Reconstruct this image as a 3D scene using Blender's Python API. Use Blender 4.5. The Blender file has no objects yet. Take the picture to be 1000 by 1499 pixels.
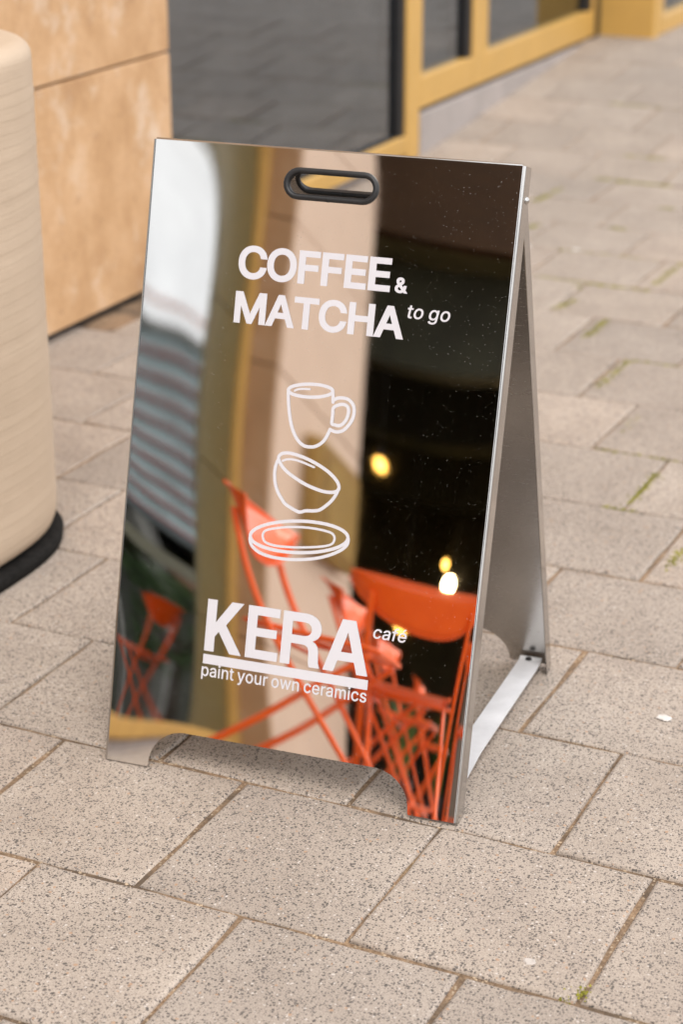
import bpy, bmesh, math, random, json
from mathutils import Vector, Matrix, noise
from mathutils.geometry import delaunay_2d_cdt

random.seed(7)
SC = bpy.context.scene
COL = SC.collection

# ------------------------------------------------------------------ camera
CAM_R = Vector((0.90413579, 0.42724214, -0.00162362))
CAM_U = Vector((-0.15591126, 0.33347495, 0.92977746))
CAM_F = Vector((-0.39778155, 0.84039194, -0.3681185))
cam_d = bpy.data.cameras.new('camera')
cam = bpy.data.objects.new('camera', cam_d)
COL.objects.link(cam)
m = Matrix((CAM_R, CAM_U, -CAM_F)).transposed().to_4x4()
m.translation = Vector((0, 0, 1.6))
cam.matrix_world = m
cam_d.sensor_fit = 'HORIZONTAL'
cam_d.sensor_width = 24.0
cam_d.lens = 71.03
cam_d.clip_start = 0.05
cam_d.clip_end = 600
cam_d.dof.use_dof = True
cam_d.dof.focus_distance = 3.0
cam_d.dof.aperture_fstop = 3.4
cam_d.dof.aperture_blades = 0
SC.camera = cam

# ------------------------------------------------------------------ world: overcast daylight
SUN_EL, SUN_AZ = math.radians(56), math.radians(145)     # azimuth clockwise from +Y
world = bpy.data.worlds.new('World')
SC.world = world
world.use_nodes = True
wn, wl = world.node_tree.nodes, world.node_tree.links
wn.clear()
w_out = wn.new('ShaderNodeOutputWorld')
w_bg = wn.new('ShaderNodeBackground')
w_bg.inputs['Strength'].default_value = 0.15
w_sky = wn.new('ShaderNodeTexSky')
w_sky.sky_type = 'NISHITA'
w_sky.sun_disc = False
w_sky.sun_elevation = SUN_EL
w_sky.sun_rotation = SUN_AZ
w_tc = wn.new('ShaderNodeTexCoord')
w_no = wn.new('ShaderNodeTexNoise')
w_no.inputs['Scale'].default_value = 2.2
w_no.inputs['Detail'].default_value = 6
w_no.inputs['Roughness'].default_value = 0.55
w_rp = wn.new('ShaderNodeValToRGB')
w_rp.color_ramp.elements[0].position = 0.25
w_rp.color_ramp.elements[0].color = (0.72, 0.72, 0.72, 1)
w_rp.color_ramp.elements[1].position = 0.6
w_rp.color_ramp.elements[1].color = (1, 1, 1, 1)
w_mx = wn.new('ShaderNodeMixRGB')
w_mx.inputs['Color2'].default_value = (7.55, 7.45, 7.5, 1)   # the cloud layer
wl.new(w_tc.outputs['Generated'], w_no.inputs['Vector'])
wl.new(w_no.outputs['Fac'], w_rp.inputs['Fac'])
wl.new(w_rp.outputs['Color'], w_mx.inputs['Fac'])
wl.new(w_sky.outputs['Color'], w_mx.inputs['Color1'])
wl.new(w_mx.outputs['Color'], w_bg.inputs['Color'])
wl.new(w_bg.outputs['Background'], w_out.inputs['Surface'])

sun_d = bpy.data.lights.new('sun', 'SUN')
sun_d.energy = 1.0
sun_d.angle = math.radians(30)
sun_d.color = (1.0, 0.95, 0.88)
sun = bpy.data.objects.new('sun', sun_d)
COL.objects.link(sun)
sd = Vector((math.sin(SUN_AZ) * math.cos(SUN_EL), math.cos(SUN_AZ) * math.cos(SUN_EL), math.sin(SUN_EL)))
sun.rotation_euler = sd.to_track_quat('Z', 'Y').to_euler()

SC.view_settings.view_transform = 'Standard'
SC.view_settings.look = 'None'
SC.view_settings.gamma = 1
SC.view_settings.use_curve_mapping = False
SC.view_settings.exposure = 0.72
SC.render.engine = 'CYCLES'
SC.cycles.max_bounces = 10
SC.cycles.glossy_bounces = 6
SC.cycles.transparent_max_bounces = 12

# ------------------------------------------------------------------ helpers
def obj(name, me, mat=None, parent=None, loc=None, smooth=False):
    o = bpy.data.objects.new(name, me)
    COL.objects.link(o)
    if mat is not None and not me.materials:
        me.materials.append(mat)
    if parent is not None:
        o.parent = parent
    if loc is not None:
        o.location = loc
    if smooth:
        for p in me.polygons:
            p.use_smooth = True
    return o

def empty(name, loc=(0, 0, 0), rz=0.0):
    o = bpy.data.objects.new(name, None)
    o.empty_display_size = 0.2
    COL.objects.link(o)
    o.location = loc
    o.rotation_euler = (0, 0, rz)
    return o

def tag(o, label=None, cat=None, group=None, kind=None):
    if label: o['label'] = label
    if cat: o['category'] = cat
    if group: o['group'] = group
    if kind: o['kind'] = kind
    return o

def mesh(name, verts, faces):
    me = bpy.data.meshes.new(name)
    me.from_pydata([tuple(v) for v in verts], [], faces)
    me.update()
    return me

def box_bm(bm, x0, x1, y0, y1, z0, z1, bev=0.0, seg=1):
    r = bmesh.ops.create_cube(bm, size=1.0)
    vs = r['verts']
    for v in vs:
        v.co = Vector(((x0 + x1) / 2 + v.co.x * (x1 - x0), (y0 + y1) / 2 + v.co.y * (y1 - y0), (z0 + z1) / 2 + v.co.z * (z1 - z0)))
    if bev > 0:
        es = list({e for v in vs for e in v.link_edges})
        bmesh.ops.bevel(bm, geom=es, offset=bev, segments=seg, affect='EDGES', profile=0.6)

def bm_mesh(name, bm):
    me = bpy.data.meshes.new(name)
    bm.normal_update()
    bm.to_mesh(me)
    bm.free()
    return me

def box(name, x0, x1, y0, y1, z0, z1, mat, parent=None, bev=0.004, seg=1):
    bm = bmesh.new()
    box_bm(bm, x0, x1, y0, y1, z0, z1, bev, seg)
    return obj(name, bm_mesh(name, bm), mat, parent)

def catmull(pts, n=6, closed=False):
    P = [Vector(p) for p in pts]
    out = []
    N = len(P)
    rng = range(N if closed else N - 1)
    for i in rng:
        if closed:
            a, b, c, d = P[i - 1], P[i], P[(i + 1) % N], P[(i + 2) % N]
        else:
            a, b, c, d = P[max(i - 1, 0)], P[i], P[i + 1], P[min(i + 2, N - 1)]
        for k in range(n):
            t = k / n
            out.append(0.5 * ((2 * b) + (c - a) * t + (2 * a - 5 * b + 4 * c - d) * t * t + (3 * b - a - 3 * c + d) * t ** 3))
    if not closed:
        out.append(P[-1].copy())
    return out

def tube_bm(bm, pts, r, seg=10, closed=False, cap=True):
    P = [Vector(p) for p in pts]
    N = len(P)
    rings = []
    up = None
    for i in range(N):
        if closed:
            d = (P[(i + 1) % N] - P[i - 1]).normalized()
        else:
            d = (P[min(i + 1, N - 1)] - P[max(i - 1, 0)]).normalized()
        if up is None:
            up = d.orthogonal().normalized()
        up = (up - d * up.dot(d)).normalized()
        sd_ = d.cross(up)
        rr = r[i] if isinstance(r, (list, tuple)) else r
        rings.append([bm.verts.new(P[i] + (up * math.cos(2 * math.pi * k / seg) + sd_ * math.sin(2 * math.pi * k / seg)) * rr) for k in range(seg)])
    M = N if closed else N - 1
    for i in range(M):
        A, B = rings[i], rings[(i + 1) % N]
        off = 0
        if closed and i == N - 1:
            off = min(range(seg), key=lambda q: (A[0].co - B[q].co).length)
        for k in range(seg):
            f = bm.faces.new((A[k], A[(k + 1) % seg], B[(k + 1 + off) % seg], B[(k + off) % seg]))
            f.smooth = True
    if cap and not closed:
        bm.faces.new(rings[0][::-1])
        bm.faces.new(rings[-1])

def tube(name, pts, r, mat, parent=None, seg=10, closed=False, n=0):
    if n:
        pts = catmull(pts, n, closed)
    bm = bmesh.new()
    tube_bm(bm, pts, r, seg, closed)
    bmesh.ops.recalc_face_normals(bm, faces=bm.faces)
    return obj(name, bm_mesh(name, bm), mat, parent)

# ------------------------------------------------------------------ materials
class NT:
    def __init__(s, name):
        s.m = bpy.data.materials.new(name)
        s.m.use_nodes = True
        s.t = s.m.node_tree
        s.n, s.l = s.t.nodes, s.t.links
        s.b = s.n['Principled BSDF']
        s.out = s.n['Material Output']
    def node(s, typ, **kw):
        nd = s.n.new(typ)
        for k, v in kw.items():
            if k in nd.inputs:
                nd.inputs[k].default_value = v
            else:
                setattr(nd, k, v)
        return nd
    def link(s, a, b): s.l.new(a, b)
    def ramp(s, src, stops, mode='LINEAR'):
        r = s.n.new('ShaderNodeValToRGB')
        r.color_ramp.interpolation = mode
        els = r.color_ramp.elements
        while len(els) < len(stops): els.new(0.5)
        for e, (p, c) in zip(els, stops):
            e.position = p
            e.color = (c[0], c[1], c[2], 1) if isinstance(c, tuple) else (c, c, c, 1)
        s.link(src, r.inputs['Fac'])
        return r.outputs['Color']
    def mix(s, fac, a, b, mode='MIX'):
        x = s.n.new('ShaderNodeMixRGB')
        x.blend_type = mode
        for i, v in zip(('Fac', 'Color1', 'Color2'), (fac, a, b)):
            if hasattr(v, 'is_linked') or hasattr(v, 'links'):
                s.link(v, x.inputs[i])
            elif isinstance(v, tuple):
                x.inputs[i].default_value = (v[0], v[1], v[2], 1)
            else:
                x.inputs[i].default_value = v
        return x.outputs['Color']
    def math(s, op, a, b=0.5):
        x = s.n.new('ShaderNodeMath')
        x.operation = op
        for i, v in enumerate((a, b)):
            if hasattr(v, 'links'): s.link(v, x.inputs[i])
            else: x.inputs[i].default_value = v
        return x.outputs[0]
    def coords(s, rnd=0.0, kind='Object', scale=None):
        tc = s.n.new('ShaderNodeTexCoord')
        v = tc.outputs[kind]
        if rnd:
            oi = s.n.new('ShaderNodeObjectInfo')
            mu = s.n.new('ShaderNodeVectorMath'); mu.operation = 'MULTIPLY_ADD'
            cb = s.n.new('ShaderNodeCombineXYZ')
            s.link(s.math('MULTIPLY', oi.outputs['Random'], rnd), cb.inputs[0])
            s.link(s.math('MULTIPLY', oi.outputs['Random'], rnd * 1.7), cb.inputs[1])
            ad = s.n.new('ShaderNodeVectorMath'); ad.operation = 'ADD'
            s.link(v, ad.inputs[0]); s.link(cb.outputs[0], ad.inputs[1])
            s.n.remove(mu)
            v = ad.outputs[0]
        if scale:
            mp = s.n.new('ShaderNodeMapping')
            mp.inputs['Scale'].default_value = scale
            s.link(v, mp.inputs['Vector'])
            v = mp.outputs[0]
        return v
    def noise(s, vec, scale, detail=4, rough=0.55, out='Fac', dist=0.0):
        x = s.node('ShaderNodeTexNoise', Scale=scale, Detail=detail, Roughness=rough, Distortion=dist)
        s.link(vec, x.inputs['Vector'])
        return x.outputs[out]
    def voro(s, vec, scale, rand=1.0):
        x = s.node('ShaderNodeTexVoronoi', Scale=scale, Randomness=rand)
        s.link(vec, x.inputs['Vector'])
        return x
    def bump(s, h, strength=0.3, dist=0.01):
        b = s.node('ShaderNodeBump', Strength=strength, Distance=dist)
        s.link(h, b.inputs['Height'])
        s.link(b.outputs['Normal'], s.b.inputs['Normal'])
        return b
    def col(s, c):
        if hasattr(c, 'links'): s.link(c, s.b.inputs['Base Color'])
        else: s.b.inputs['Base Color'].default_value = (c[0], c[1], c[2], 1)
    def set(s, **kw):
        for k, v in kw.items():
            s.b.inputs[k.replace('_', ' ')].default_value = v

M = {}
def simple(name, col, rough=0.5, metal=0.0, var=0.12, nscale=8, bump=0.0, bscale=80, spec=0.5):
    t = NT(name)
    v = t.coords(3.0)
    n = t.noise(v, nscale, 5)
    lo = tuple(c * (1 - var) for c in col); hi = tuple(min(c * (1 + var), 1) for c in col)
    t.col(t.ramp(n, [(0.3, lo), (0.7, hi)]))
    n2 = t.noise(v, nscale * 3, 3)
    t.link(t.ramp(n2, [(0.3, max(rough - 0.06, 0.01)), (0.7, min(rough + 0.08, 1))]), t.b.inputs['Roughness'])
    t.set(Metallic=metal, Specular_IOR_Level=spec)
    if bump: t.bump(t.noise(v, bscale, 4), bump, 0.004)
    M[name] = t.m
    return t.m

def satin():
    t = NT('satin_steel')
    v = t.coords(0)
    t.set(Metallic=1.0)
    t.col(t.ramp(t.noise(v, 9, 4), [(0.3, (0.42, 0.41, 0.40)), (0.7, (0.52, 0.51, 0.495))]))
    t.link(t.ramp(t.noise(v, 25, 4), [(0.3, 0.10), (0.7, 0.22)]), t.b.inputs['Roughness'])
    M['satin'] = t.m
satin()

# exposed-aggregate concrete paver
def speckle(t, v, base, dens=1.0):
    warp = t.noise(v, 60, 2, out='Color')
    vv = t.n.new('ShaderNodeVectorMath'); vv.operation = 'MULTIPLY_ADD'
    t.link(warp, vv.inputs[0]); vv.inputs[1].default_value = (0.006,) * 3; t.link(v, vv.inputs[2])
    vec = vv.outputs[0]
    c = base
    fine = t.noise(v, 420, 2, 0.6)
    c = t.mix(0.55, c, t.ramp(fine, [(0.32, 0.55), (0.68, 1.38)]), 'MULTIPLY')
    for scale, thr, keep, colr in ((225, 0.36, 0.46, (0.04, 0.034, 0.03)), (150, 0.26, 0.26, (0.06, 0.053, 0.05)),
                                   (340, 0.40, 0.45, (0.13, 0.11, 0.10)), (190, 0.28, 0.12, (0.62, 0.56, 0.51)),
                                   (130, 0.26, 0.07, (0.42, 0.26, 0.16))):
        vo = t.voro(vec, scale)
        sep = t.n.new('ShaderNodeSeparateColor'); t.link(vo.outputs['Color'], sep.inputs[0])
        k = t.math('LESS_THAN', sep.outputs[0], keep * dens)
        size = t.math('MULTIPLY', sep.outputs[1], thr)
        d = t.math('LESS_THAN', vo.outputs['Distance'], t.math('ADD', size, thr * 0.45))
        f = t.math('MULTIPLY', t.math('MULTIPLY', k, d), 0.8)
        c = t.mix(f, c, colr)
    return c

def paver_material():
    t = NT('speckled_concrete')
    v = t.coords(40.0)
    oi = t.n.new('ShaderNodeObjectInfo')
    base = t.ramp(t.noise(v, 5, 5, 0.6), [(0.3, (0.375, 0.312, 0.258)), (0.7, (0.475, 0.402, 0.338))])
    tone = t.ramp(oi.outputs['Random'], [(0.0, (0.87, 0.875, 0.885)), (0.35, (0.97, 0.955, 0.94)), (0.7, (1.02, 1.02, 1.02)), (1.0, (1.10, 1.06, 1.03))])
    base = t.mix(1.0, base, tone, 'MULTIPLY')
    stain = t.noise(v, 2.2, 4, 0.6)
    base = t.mix(t.ramp(stain, [(0.48, 0.0), (0.72, 0.5)]), base, (0.33, 0.27, 0.225))
    t.col(speckle(t, v, base))
    t.set(Roughness=0.72, Specular_IOR_Level=0.5)
    h = t.math('ADD', t.noise(v, 300, 3, 0.7), t.math('MULTIPLY', t.noise(v, 70, 3), 0.7))
    t.bump(h, 0.45, 0.003)
    M['paver'] = t.m
paver_material()

def sand_material():
    t = NT('joint_sand')
    v = t.coords(0)
    n = t.noise(v, 160, 4, 0.7)
    c = t.ramp(n, [(0.3, (0.15, 0.09, 0.05)), (0.5, (0.30, 0.195, 0.115)), (0.72, (0.46, 0.32, 0.20))])
    c = t.mix(t.ramp(t.noise(v, 6, 4), [(0.6, 0.0), (0.75, 0.4)]), c, (0.085, 0.085, 0.03))
    c = t.mix(t.ramp(t.noise(v, 9, 5, 0.65), [(0.42, 0.0), (0.62, 0.75)]), c, (0.07, 0.052, 0.038))
    t.col(c)
    t.set(Roughness=0.95)
    t.bump(n, 0.8, 0.006)
    M['sand'] = t.m
sand_material()

def travertine(key='stone', mname='warm_travertine', pale=0.0, tone=(0.70, 0.565, 0.475)):
    t = NT(mname)
    v = t.coords(9.0)
    vs = t.coords(9.0, scale=(1, 1.0, 0.8))
    n1 = t.noise(vs, 4.6, 8, 0.68, dist=0.15)
    c = t.ramp(n1, [(0.28, (0.40, 0.225, 0.11)), (0.45, (0.52, 0.315, 0.16)), (0.58, (0.60, 0.38, 0.21)), (0.74, (0.68, 0.50, 0.34))])
    c = t.mix(t.ramp(t.noise(vs, 6.5, 7, 0.7), [(0.55, 0.0), (0.70, 0.6)]), c, (0.74, 0.62, 0.50))
    c = t.mix(t.ramp(t.noise(v, 26, 4, 0.6), [(0.60, 0.0), (0.72, 0.4)]), c, (0.34, 0.19, 0.10))
    vo = t.noise(t.coords(9.0, scale=(1, 1, 2.2)), 34, 3, 0.5)
    c = t.mix(t.ramp(vo, [(0.68, 0.0), (0.74, 0.55)]), c, (0.20, 0.115, 0.06))
    c = t.mix(0.25, c, t.ramp(t.noise(v, 140, 3), [(0.3, 0.7), (0.7, 1.25)]), 'MULTIPLY')
    if pale: c = t.mix(pale, c, tone)
    t.col(c)
    t.set(Roughness=0.72, Specular_IOR_Level=0.35)
    t.bump(t.math('ADD', t.noise(v, 60, 4), t.math('MULTIPLY', vo, -0.6)), 0.25, 0.006)
    M[key] = t.m
travertine()
travertine('pale_stone', 'pale_travertine', 0.72)
travertine('shaded_brown_stone', 'shaded_brown_travertine', 0.62, (0.30, 0.185, 0.105))  # shade of the pier's side face mixed into the stone colour

def bin_material():
    t = NT('ridged_beige')
    v = t.coords(0)
    wv_ = t.node('ShaderNodeTexWave', Scale=13.0, Distortion=2.0, Detail=4.0)
    wv_.bands_direction = 'Z'; wv_.wave_profile = 'SAW'
    wv_.inputs['Detail Scale'].default_value = 0.5
    t.link(v, wv_.inputs['Vector'])
    lines = t.ramp(wv_.outputs['Fac'], [(0.0, 0.0), (0.12, 1.0), (0.55, 0.8), (0.6, 0.55), (0.68, 0.85), (1.0, 0.7)])
    base = t.ramp(t.noise(v, 4, 4), [(0.3, (0.50, 0.385, 0.275)), (0.7, (0.57, 0.445, 0.325))])
    c = t.mix(t.ramp(t.noise(t.coords(0, scale=(2, 2, 14)), 6, 5, 0.6), [(0.35, 0.0), (0.7, 0.35)]), base, (0.50, 0.385, 0.28))
    t.col(c)
    t.set(Roughness=0.6)
    t.bump(t.math('ADD', t.math('MULTIPLY', lines, 0.8), t.math('MULTIPLY', t.noise(t.coords(0, scale=(1, 1, 10)), 30, 3), 0.5)), 0.17, 0.004)
    M['bin'] = t.m
bin_material()

def mirror_material():
    t = NT('mirror_steel')
    v = t.coords(0)
    t.set(Metallic=1.0)
    dust = None
    for sc_, thr, keep in ((210, 0.13, 0.30), (120, 0.075, 0.35), (360, 0.19, 0.22)):
        vo = t.voro(v, sc_)
        sep = t.n.new('ShaderNodeSeparateColor'); t.link(vo.outputs['Color'], sep.inputs[0])
        f = t.math('MULTIPLY', t.math('LESS_THAN', sep.outputs[0], keep), t.math('LESS_THAN', vo.outputs['Distance'], t.math('MULTIPLY', sep.outputs[1], thr)))
        dust = f if dust is None else t.math('MAXIMUM', dust, f)
    dust = t.math('MULTIPLY', dust, t.ramp(t.noise(v, 3, 3), [(0.38, 0.14), (0.66, 0.6)]))
    t.set(Base_Color=(0.87, 0.84, 0.80, 1))
    t.link(t.ramp(t.noise(v, 12, 4), [(0.3, 0.006), (0.8, 0.035)]), t.b.inputs['Roughness'])
    df = t.node('ShaderNodeBsdfDiffuse', Color=(0.55, 0.53, 0.5, 1))
    mx = t.n.new('ShaderNodeMixShader')
    t.link(dust, mx.inputs[0]); t.link(t.b.outputs[0], mx.inputs[1]); t.link(df.outputs[0], mx.inputs[2])
    t.link(mx.outputs[0], t.out.inputs['Surface'])
    M['mirror'] = t.m
mirror_material()

def brushed():
    t = NT('brushed_steel')
    v = t.coords(0, scale=(1, 1, 1))
    n = t.noise(t.coords(0, scale=(6, 60, 60)), 8, 4, 0.7)
    sm = t.noise(v, 5, 4)
    t.set(Metallic=1.0)
    t.col(t.ramp(sm, [(0.3, (0.50, 0.485, 0.465)), (0.7, (0.62, 0.60, 0.58))]))
    t.link(t.ramp(n, [(0.2, 0.20), (0.8, 0.30)]), t.b.inputs['Roughness'])
    M['brushed'] = t.m
brushed()

def glass(name, tint, fac, col=(0.93, 0.97, 1.0)):
    t = NT(name)
    tr = t.node('ShaderNodeBsdfTransparent', Color=(tint[0], tint[1], tint[2], 1))
    gl = t.node('ShaderNodeBsdfGlossy', Color=(col[0], col[1], col[2], 1), Roughness=0.004)
    fr = t.node('ShaderNodeFresnel', IOR=1.5)
    v = t.coords(0)
    sm = t.math('MULTIPLY', t.ramp(t.noise(v, 3, 4), [(0.3, 0.85), (0.7, 1.1)]), fac)
    f = t.math('ADD', t.math('MULTIPLY', fr.outputs[0], 0.8), sm)
    f = t.math('MINIMUM', f, 0.97)
    bp = t.node('ShaderNodeBump', Strength=0.012, Distance=0.02)
    t.link(t.noise(v, 1.6, 1), bp.inputs['Height'])
    t.link(bp.outputs[0], gl.inputs['Normal'])
    mx = t.n.new('ShaderNodeMixShader')
    t.link(f, mx.inputs[0]); t.link(tr.outputs[0], mx.inputs[1]); t.link(gl.outputs[0], mx.inputs[2])
    t.link(mx.outputs[0], t.out.inputs['Surface'])
    M[name] = t.m
glass('coated_glass', (0.30, 0.31, 0.27), 0.42)
glass('front_glass', (0.40, 0.46, 0.52), 0.21, col=(0.86, 0.93, 1.0))
glass('shop_glass', (0.45, 0.44, 0.42), 0.10)

def orange_paint():
    t = NT('orange_powder_coat')
    v = t.coords(2.0)
    t.col(t.ramp(t.noise(v, 20, 4), [(0.3, (0.82, 0.098, 0.001)), (0.7, (0.88, 0.118, 0.002))]))
    t.set(Roughness=0.4, Specular_IOR_Level=0.3, Coat_Weight=0.4, Coat_Roughness=0.10)
    t.bump(t.noise(v, 300, 3), 0.03, 0.001)
    M['orange'] = t.m
orange_paint()

simple('gold_frame', (0.56, 0.335, 0.09), 0.42, 0.0, 0.06, 6, 0.03, 200)
simple('gold_dark', (0.30, 0.17, 0.045), 0.45, 0.0, 0.1, 6)
simple('gasket', (0.012, 0.011, 0.011), 0.6)
simple('plinth_stone', (0.36, 0.325, 0.31), 0.38, 0.0, 0.15, 5, 0.08, 60)
simple('black_rubber', (0.016, 0.016, 0.017), 0.46, 0.0, 0.25, 30, 0.05, 250)
simple('vinyl_white', (0.67, 0.655, 0.69), 0.55, 0.0, 0.02, 8)
simple('bin_base', (0.012, 0.011, 0.010), 0.9, 0.0, 0.5, 60, 0.9, 140, 0.15)
simple('dark_interior', (0.050, 0.052, 0.030), 0.6, 0.0, 0.3, 2)
simple('dark_olive', (0.13, 0.115, 0.05), 0.55, 0.0, 0.3, 3)
simple('canopy_brown', (0.055, 0.023, 0.0045), 0.6, 0.0, 0.15, 4)
simple('shop_floor', (0.09, 0.095, 0.10), 0.35, 0.0, 0.25, 3)
simple('galvanised', (0.80, 0.80, 0.82), 0.5, 0.25, 0.12, 14, 0.05, 120)
simple('teal_glass', (0.27, 0.39, 0.40), 0.25, 0.0, 0.2, 0.9)
simple('red_band', (0.42, 0.12, 0.10), 0.6, 0.0, 0.15, 1)
simple('slate_block', (0.05, 0.065, 0.068), 0.6, 0.0, 0.2, 1)
simple('concrete', (0.34, 0.33, 0.30), 0.8, 0.0, 0.15, 2, 0.1, 30)
simple('brick_brown', (0.20, 0.07, 0.03), 0.8, 0.0, 0.2, 2)
simple('orange_rail', (0.72, 0.25, 0.12), 0.5)
simple('bark', (0.07, 0.05, 0.035), 0.9, 0.0, 0.3, 8, 0.6, 20)
simple('leaf_green', (0.045, 0.10, 0.018), 0.55, 0.0, 0.45, 2.5)
simple('blade_green', (0.075, 0.13, 0.025), 0.5, 0.0, 0.45, 6)
simple('pot_dark', (0.03, 0.03, 0.032), 0.6, 0.0, 0.2, 6)
simple('soil', (0.03, 0.02, 0.013), 0.95, 0.0, 0.3, 30, 0.8, 60)
simple('moss', (0.24, 0.225, 0.025), 0.95, 0.0, 0.5, 40, 0.7, 200)
simple('grit', (0.42, 0.32, 0.22), 0.9, 0.0, 0.4, 20)
simple('faint_gum', (0.50, 0.45, 0.41), 0.8, 0.0, 0.15, 60, 0.4, 120)
simple('gum', (0.66, 0.62, 0.58), 0.8, 0.0, 0.15, 60, 0.4, 120)
simple('brass_box', (0.33, 0.205, 0.05), 0.5, 0.0, 0.1, 4)
simple('olive_reflection', (0.115, 0.095, 0.036), 0.35, 0.0, 0.08, 3)  # colour of the pier as mirrored in dark window glass
simple('door_handle', (0.05, 0.045, 0.04), 0.35, 0.6)

def lamp_mat(name, col, strength):
    t = NT(name)
    em = t.node('ShaderNodeEmission', Strength=strength, Color=(col[0], col[1], col[2], 1))
    t.link(em.outputs[0], t.out.inputs['Surface'])
    M[name] = t.m
lamp_mat('lamp_white', (1.0, 0.72, 0.36), 26)
lamp_mat('lamp_amber', (1.0, 0.52, 0.10), 5.0)

# ------------------------------------------------------------------ pavement
def ground_z(y):
    # the pavement climbs to the shop doors, then runs level
    t = min(max((y - 7.15) / 1.95, 0.0), 1.0)
    return 0.168 * t

def sheet(name, x0, x1, y0, y1, nx, ny, zoff, mat, parent=None):
    vs, fs = [], []
    for j in range(ny + 1):
        y = y0 + (y1 - y0) * j / ny
        for i in range(nx + 1):
            vs.append((x0 + (x1 - x0) * i / nx, y, ground_z(y) + zoff))
    for j in range(ny):
        for i in range(nx):
            a = j * (nx + 1) + i
            fs.append((a, a + 1, a + nx + 2, a + nx + 1))
    return obj(name, mesh(name, vs, fs), mat, parent)

pavement = sheet('pavement', -3.75, 6.2, -13, 15, 2, 700, -0.0052, M['sand'])
tag(pavement, kind='structure')
# the street and far ground beyond the paved forecourt
def street_mat():
    t = NT('street_asphalt')
    v = t.coords(0)
    t.col(t.ramp(t.noise(v, 40, 5, 0.7), [(0.3, (0.05, 0.048, 0.046)), (0.7, (0.085, 0.08, 0.075))]))
    t.set(Roughness=0.9)
    t.bump(t.noise(v, 120, 3), 0.4, 0.01)
    M['asphalt'] = t.m
street_mat()
street = obj('street', mesh('street', [(-250, -250, -0.12), (250, -250, -0.12), (250, 250, -0.12), (-250, 250, -0.12)], [(0, 1, 2, 3)]), M['asphalt'])
tag(street, kind='structure')
kerb = box('kerb', 6.2, 6.35, -13, 15, -0.14, 0.004, M['concrete'], None, 0.015)
tag(kerb, kind='structure')

ROW0, RP, PL = 2.5285, 0.3483, 0.3412
VAR = []
for k in range(8):
    rnd = random.Random(100 + k)
    hx, hy = PL / 2 - 0.0030, RP / 2 - 0.0033
    bm = bmesh.new()
    def outline(ix, z, jit):
        o = []
        n = 5
        cs = [(-hx + ix, -hy + ix), (hx - ix, -hy + ix), (hx - ix, hy - ix), (-hx + ix, hy - ix)]
        for a in range(4):
            p, q = cs[a], cs[(a + 1) % 4]
            for b in range(n):
                f = b / n
                o.append((p[0] + (q[0] - p[0]) * f, p[1] + (q[1] - p[1]) * f, z))
        return o
    jt = [(rnd.uniform(-.0022, .0022), rnd.uniform(-.0020, .0020)) for _ in range(20)]
    rings = []
    for ix, z, j in ((0.0, -0.02, 1), (0.0, -0.0042, 1), (0.0028, -0.0012, 1.1), (0.0065, 0.0, 0.8)):
        rings.append([bm.verts.new((x + a * j, y + b * j, z + (rnd.uniform(-.0006, .0006) if ix else 0))) for (x, y, z), (a, b) in zip(outline(ix, z, j), jt)])
    for A_, B_ in zip(rings, rings[1:]):
        for i in range(20):
            f = bm.faces.new((A_[i], A_[(i + 1) % 20], B_[(i + 1) % 20], B_[i]))
            f.smooth = True
    bm.faces.new(rings[-1])
    me = bm_mesh('paver', bm)
    me.materials.append(M['paver'])
    VAR.append(me)

CAMP = Vector((0, 0, 1.6))
def project(p):
    d = Vector(p) - CAMP
    z = d.dot(CAM_F)
    return (500 + 2959.6 * d.dot(CAM_R) / z, 749.5 - 2959.6 * d.dot(CAM_U) / z, z)

cells = []
for r in range(-32, 44):
    yc = ROW0 - RP * (r + 0.5)
    phase = -1.030 if r % 2 == 0 else -1.190
    rr = random.Random(900 + r)
    shift = rr.uniform(-.012, .012) if abs(r) > 2 else rr.uniform(-.003, .003)
    for c in range(-9, 22):
        xc = phase + shift + PL * (c + 0.5)
        if xc < -3.2 or xc > 6.02: continue
        if xc < -2.98 and (yc < -4.4 or -3.25 < yc < 7.0): continue
        cells.append((xc, yc, r, c))
def inview(x, y):
    if y < 0.5: return False
    for dx in (-.17, .17):
        for dy in (-.17, .17):
            u, v, z = project((x + dx, y + dy, ground_z(y)))
            if -5 < u < 1005 and -5 < v < 1504: return True
    return False
vis = sorted([c for c in cells if inview(c[0], c[1])], key=lambda c: (Vector((c[0], c[1], 0)) - CAMP).length)
single = set((c[2], c[3]) for c in vis[:300])
bmf = bmesh.new()
for (xc, yc, r, c) in cells:
    rnd = random.Random(r * 131 + c * 7)
    z = ground_z(yc) + rnd.uniform(-.0022, .0016)
    rot = (rnd.uniform(-.004, .004), rnd.uniform(-.004, .004), rnd.uniform(-.006, .006))
    slope = (ground_z(yc + .1) - ground_z(yc - .1)) / .2
    me = VAR[rnd.randrange(8)]
    flip = math.pi if rnd.random() < .5 else 0
    mat = Matrix.Translation((xc, yc, z)) @ Matrix.Rotation(math.atan(slope), 4, 'X') @ Matrix.Rotation(rot[2] + flip, 4, 'Z') @ Matrix.Rotation(rot[0], 4, 'X') @ Matrix.Rotation(rot[1], 4, 'Y')
    if (r, c) in single:
        o = bpy.data.objects.new('paver', me)
        COL.objects.link(o)
        o.parent = pavement
        o.matrix_local = mat
    else:
        n0 = len(bmf.verts)
        tmp = bmf.verts
        vs = [bmf.verts.new(mat @ v.co) for v in me.vertices]
        for p in me.polygons:
            f = bmf.faces.new([vs[i] for i in p.vertices]); f.smooth = p.use_smooth
pf = obj('paver_field', bm_mesh('paver_field', bmf), M['paver'], pavement)
tag(pf, kind='stuff')

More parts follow.
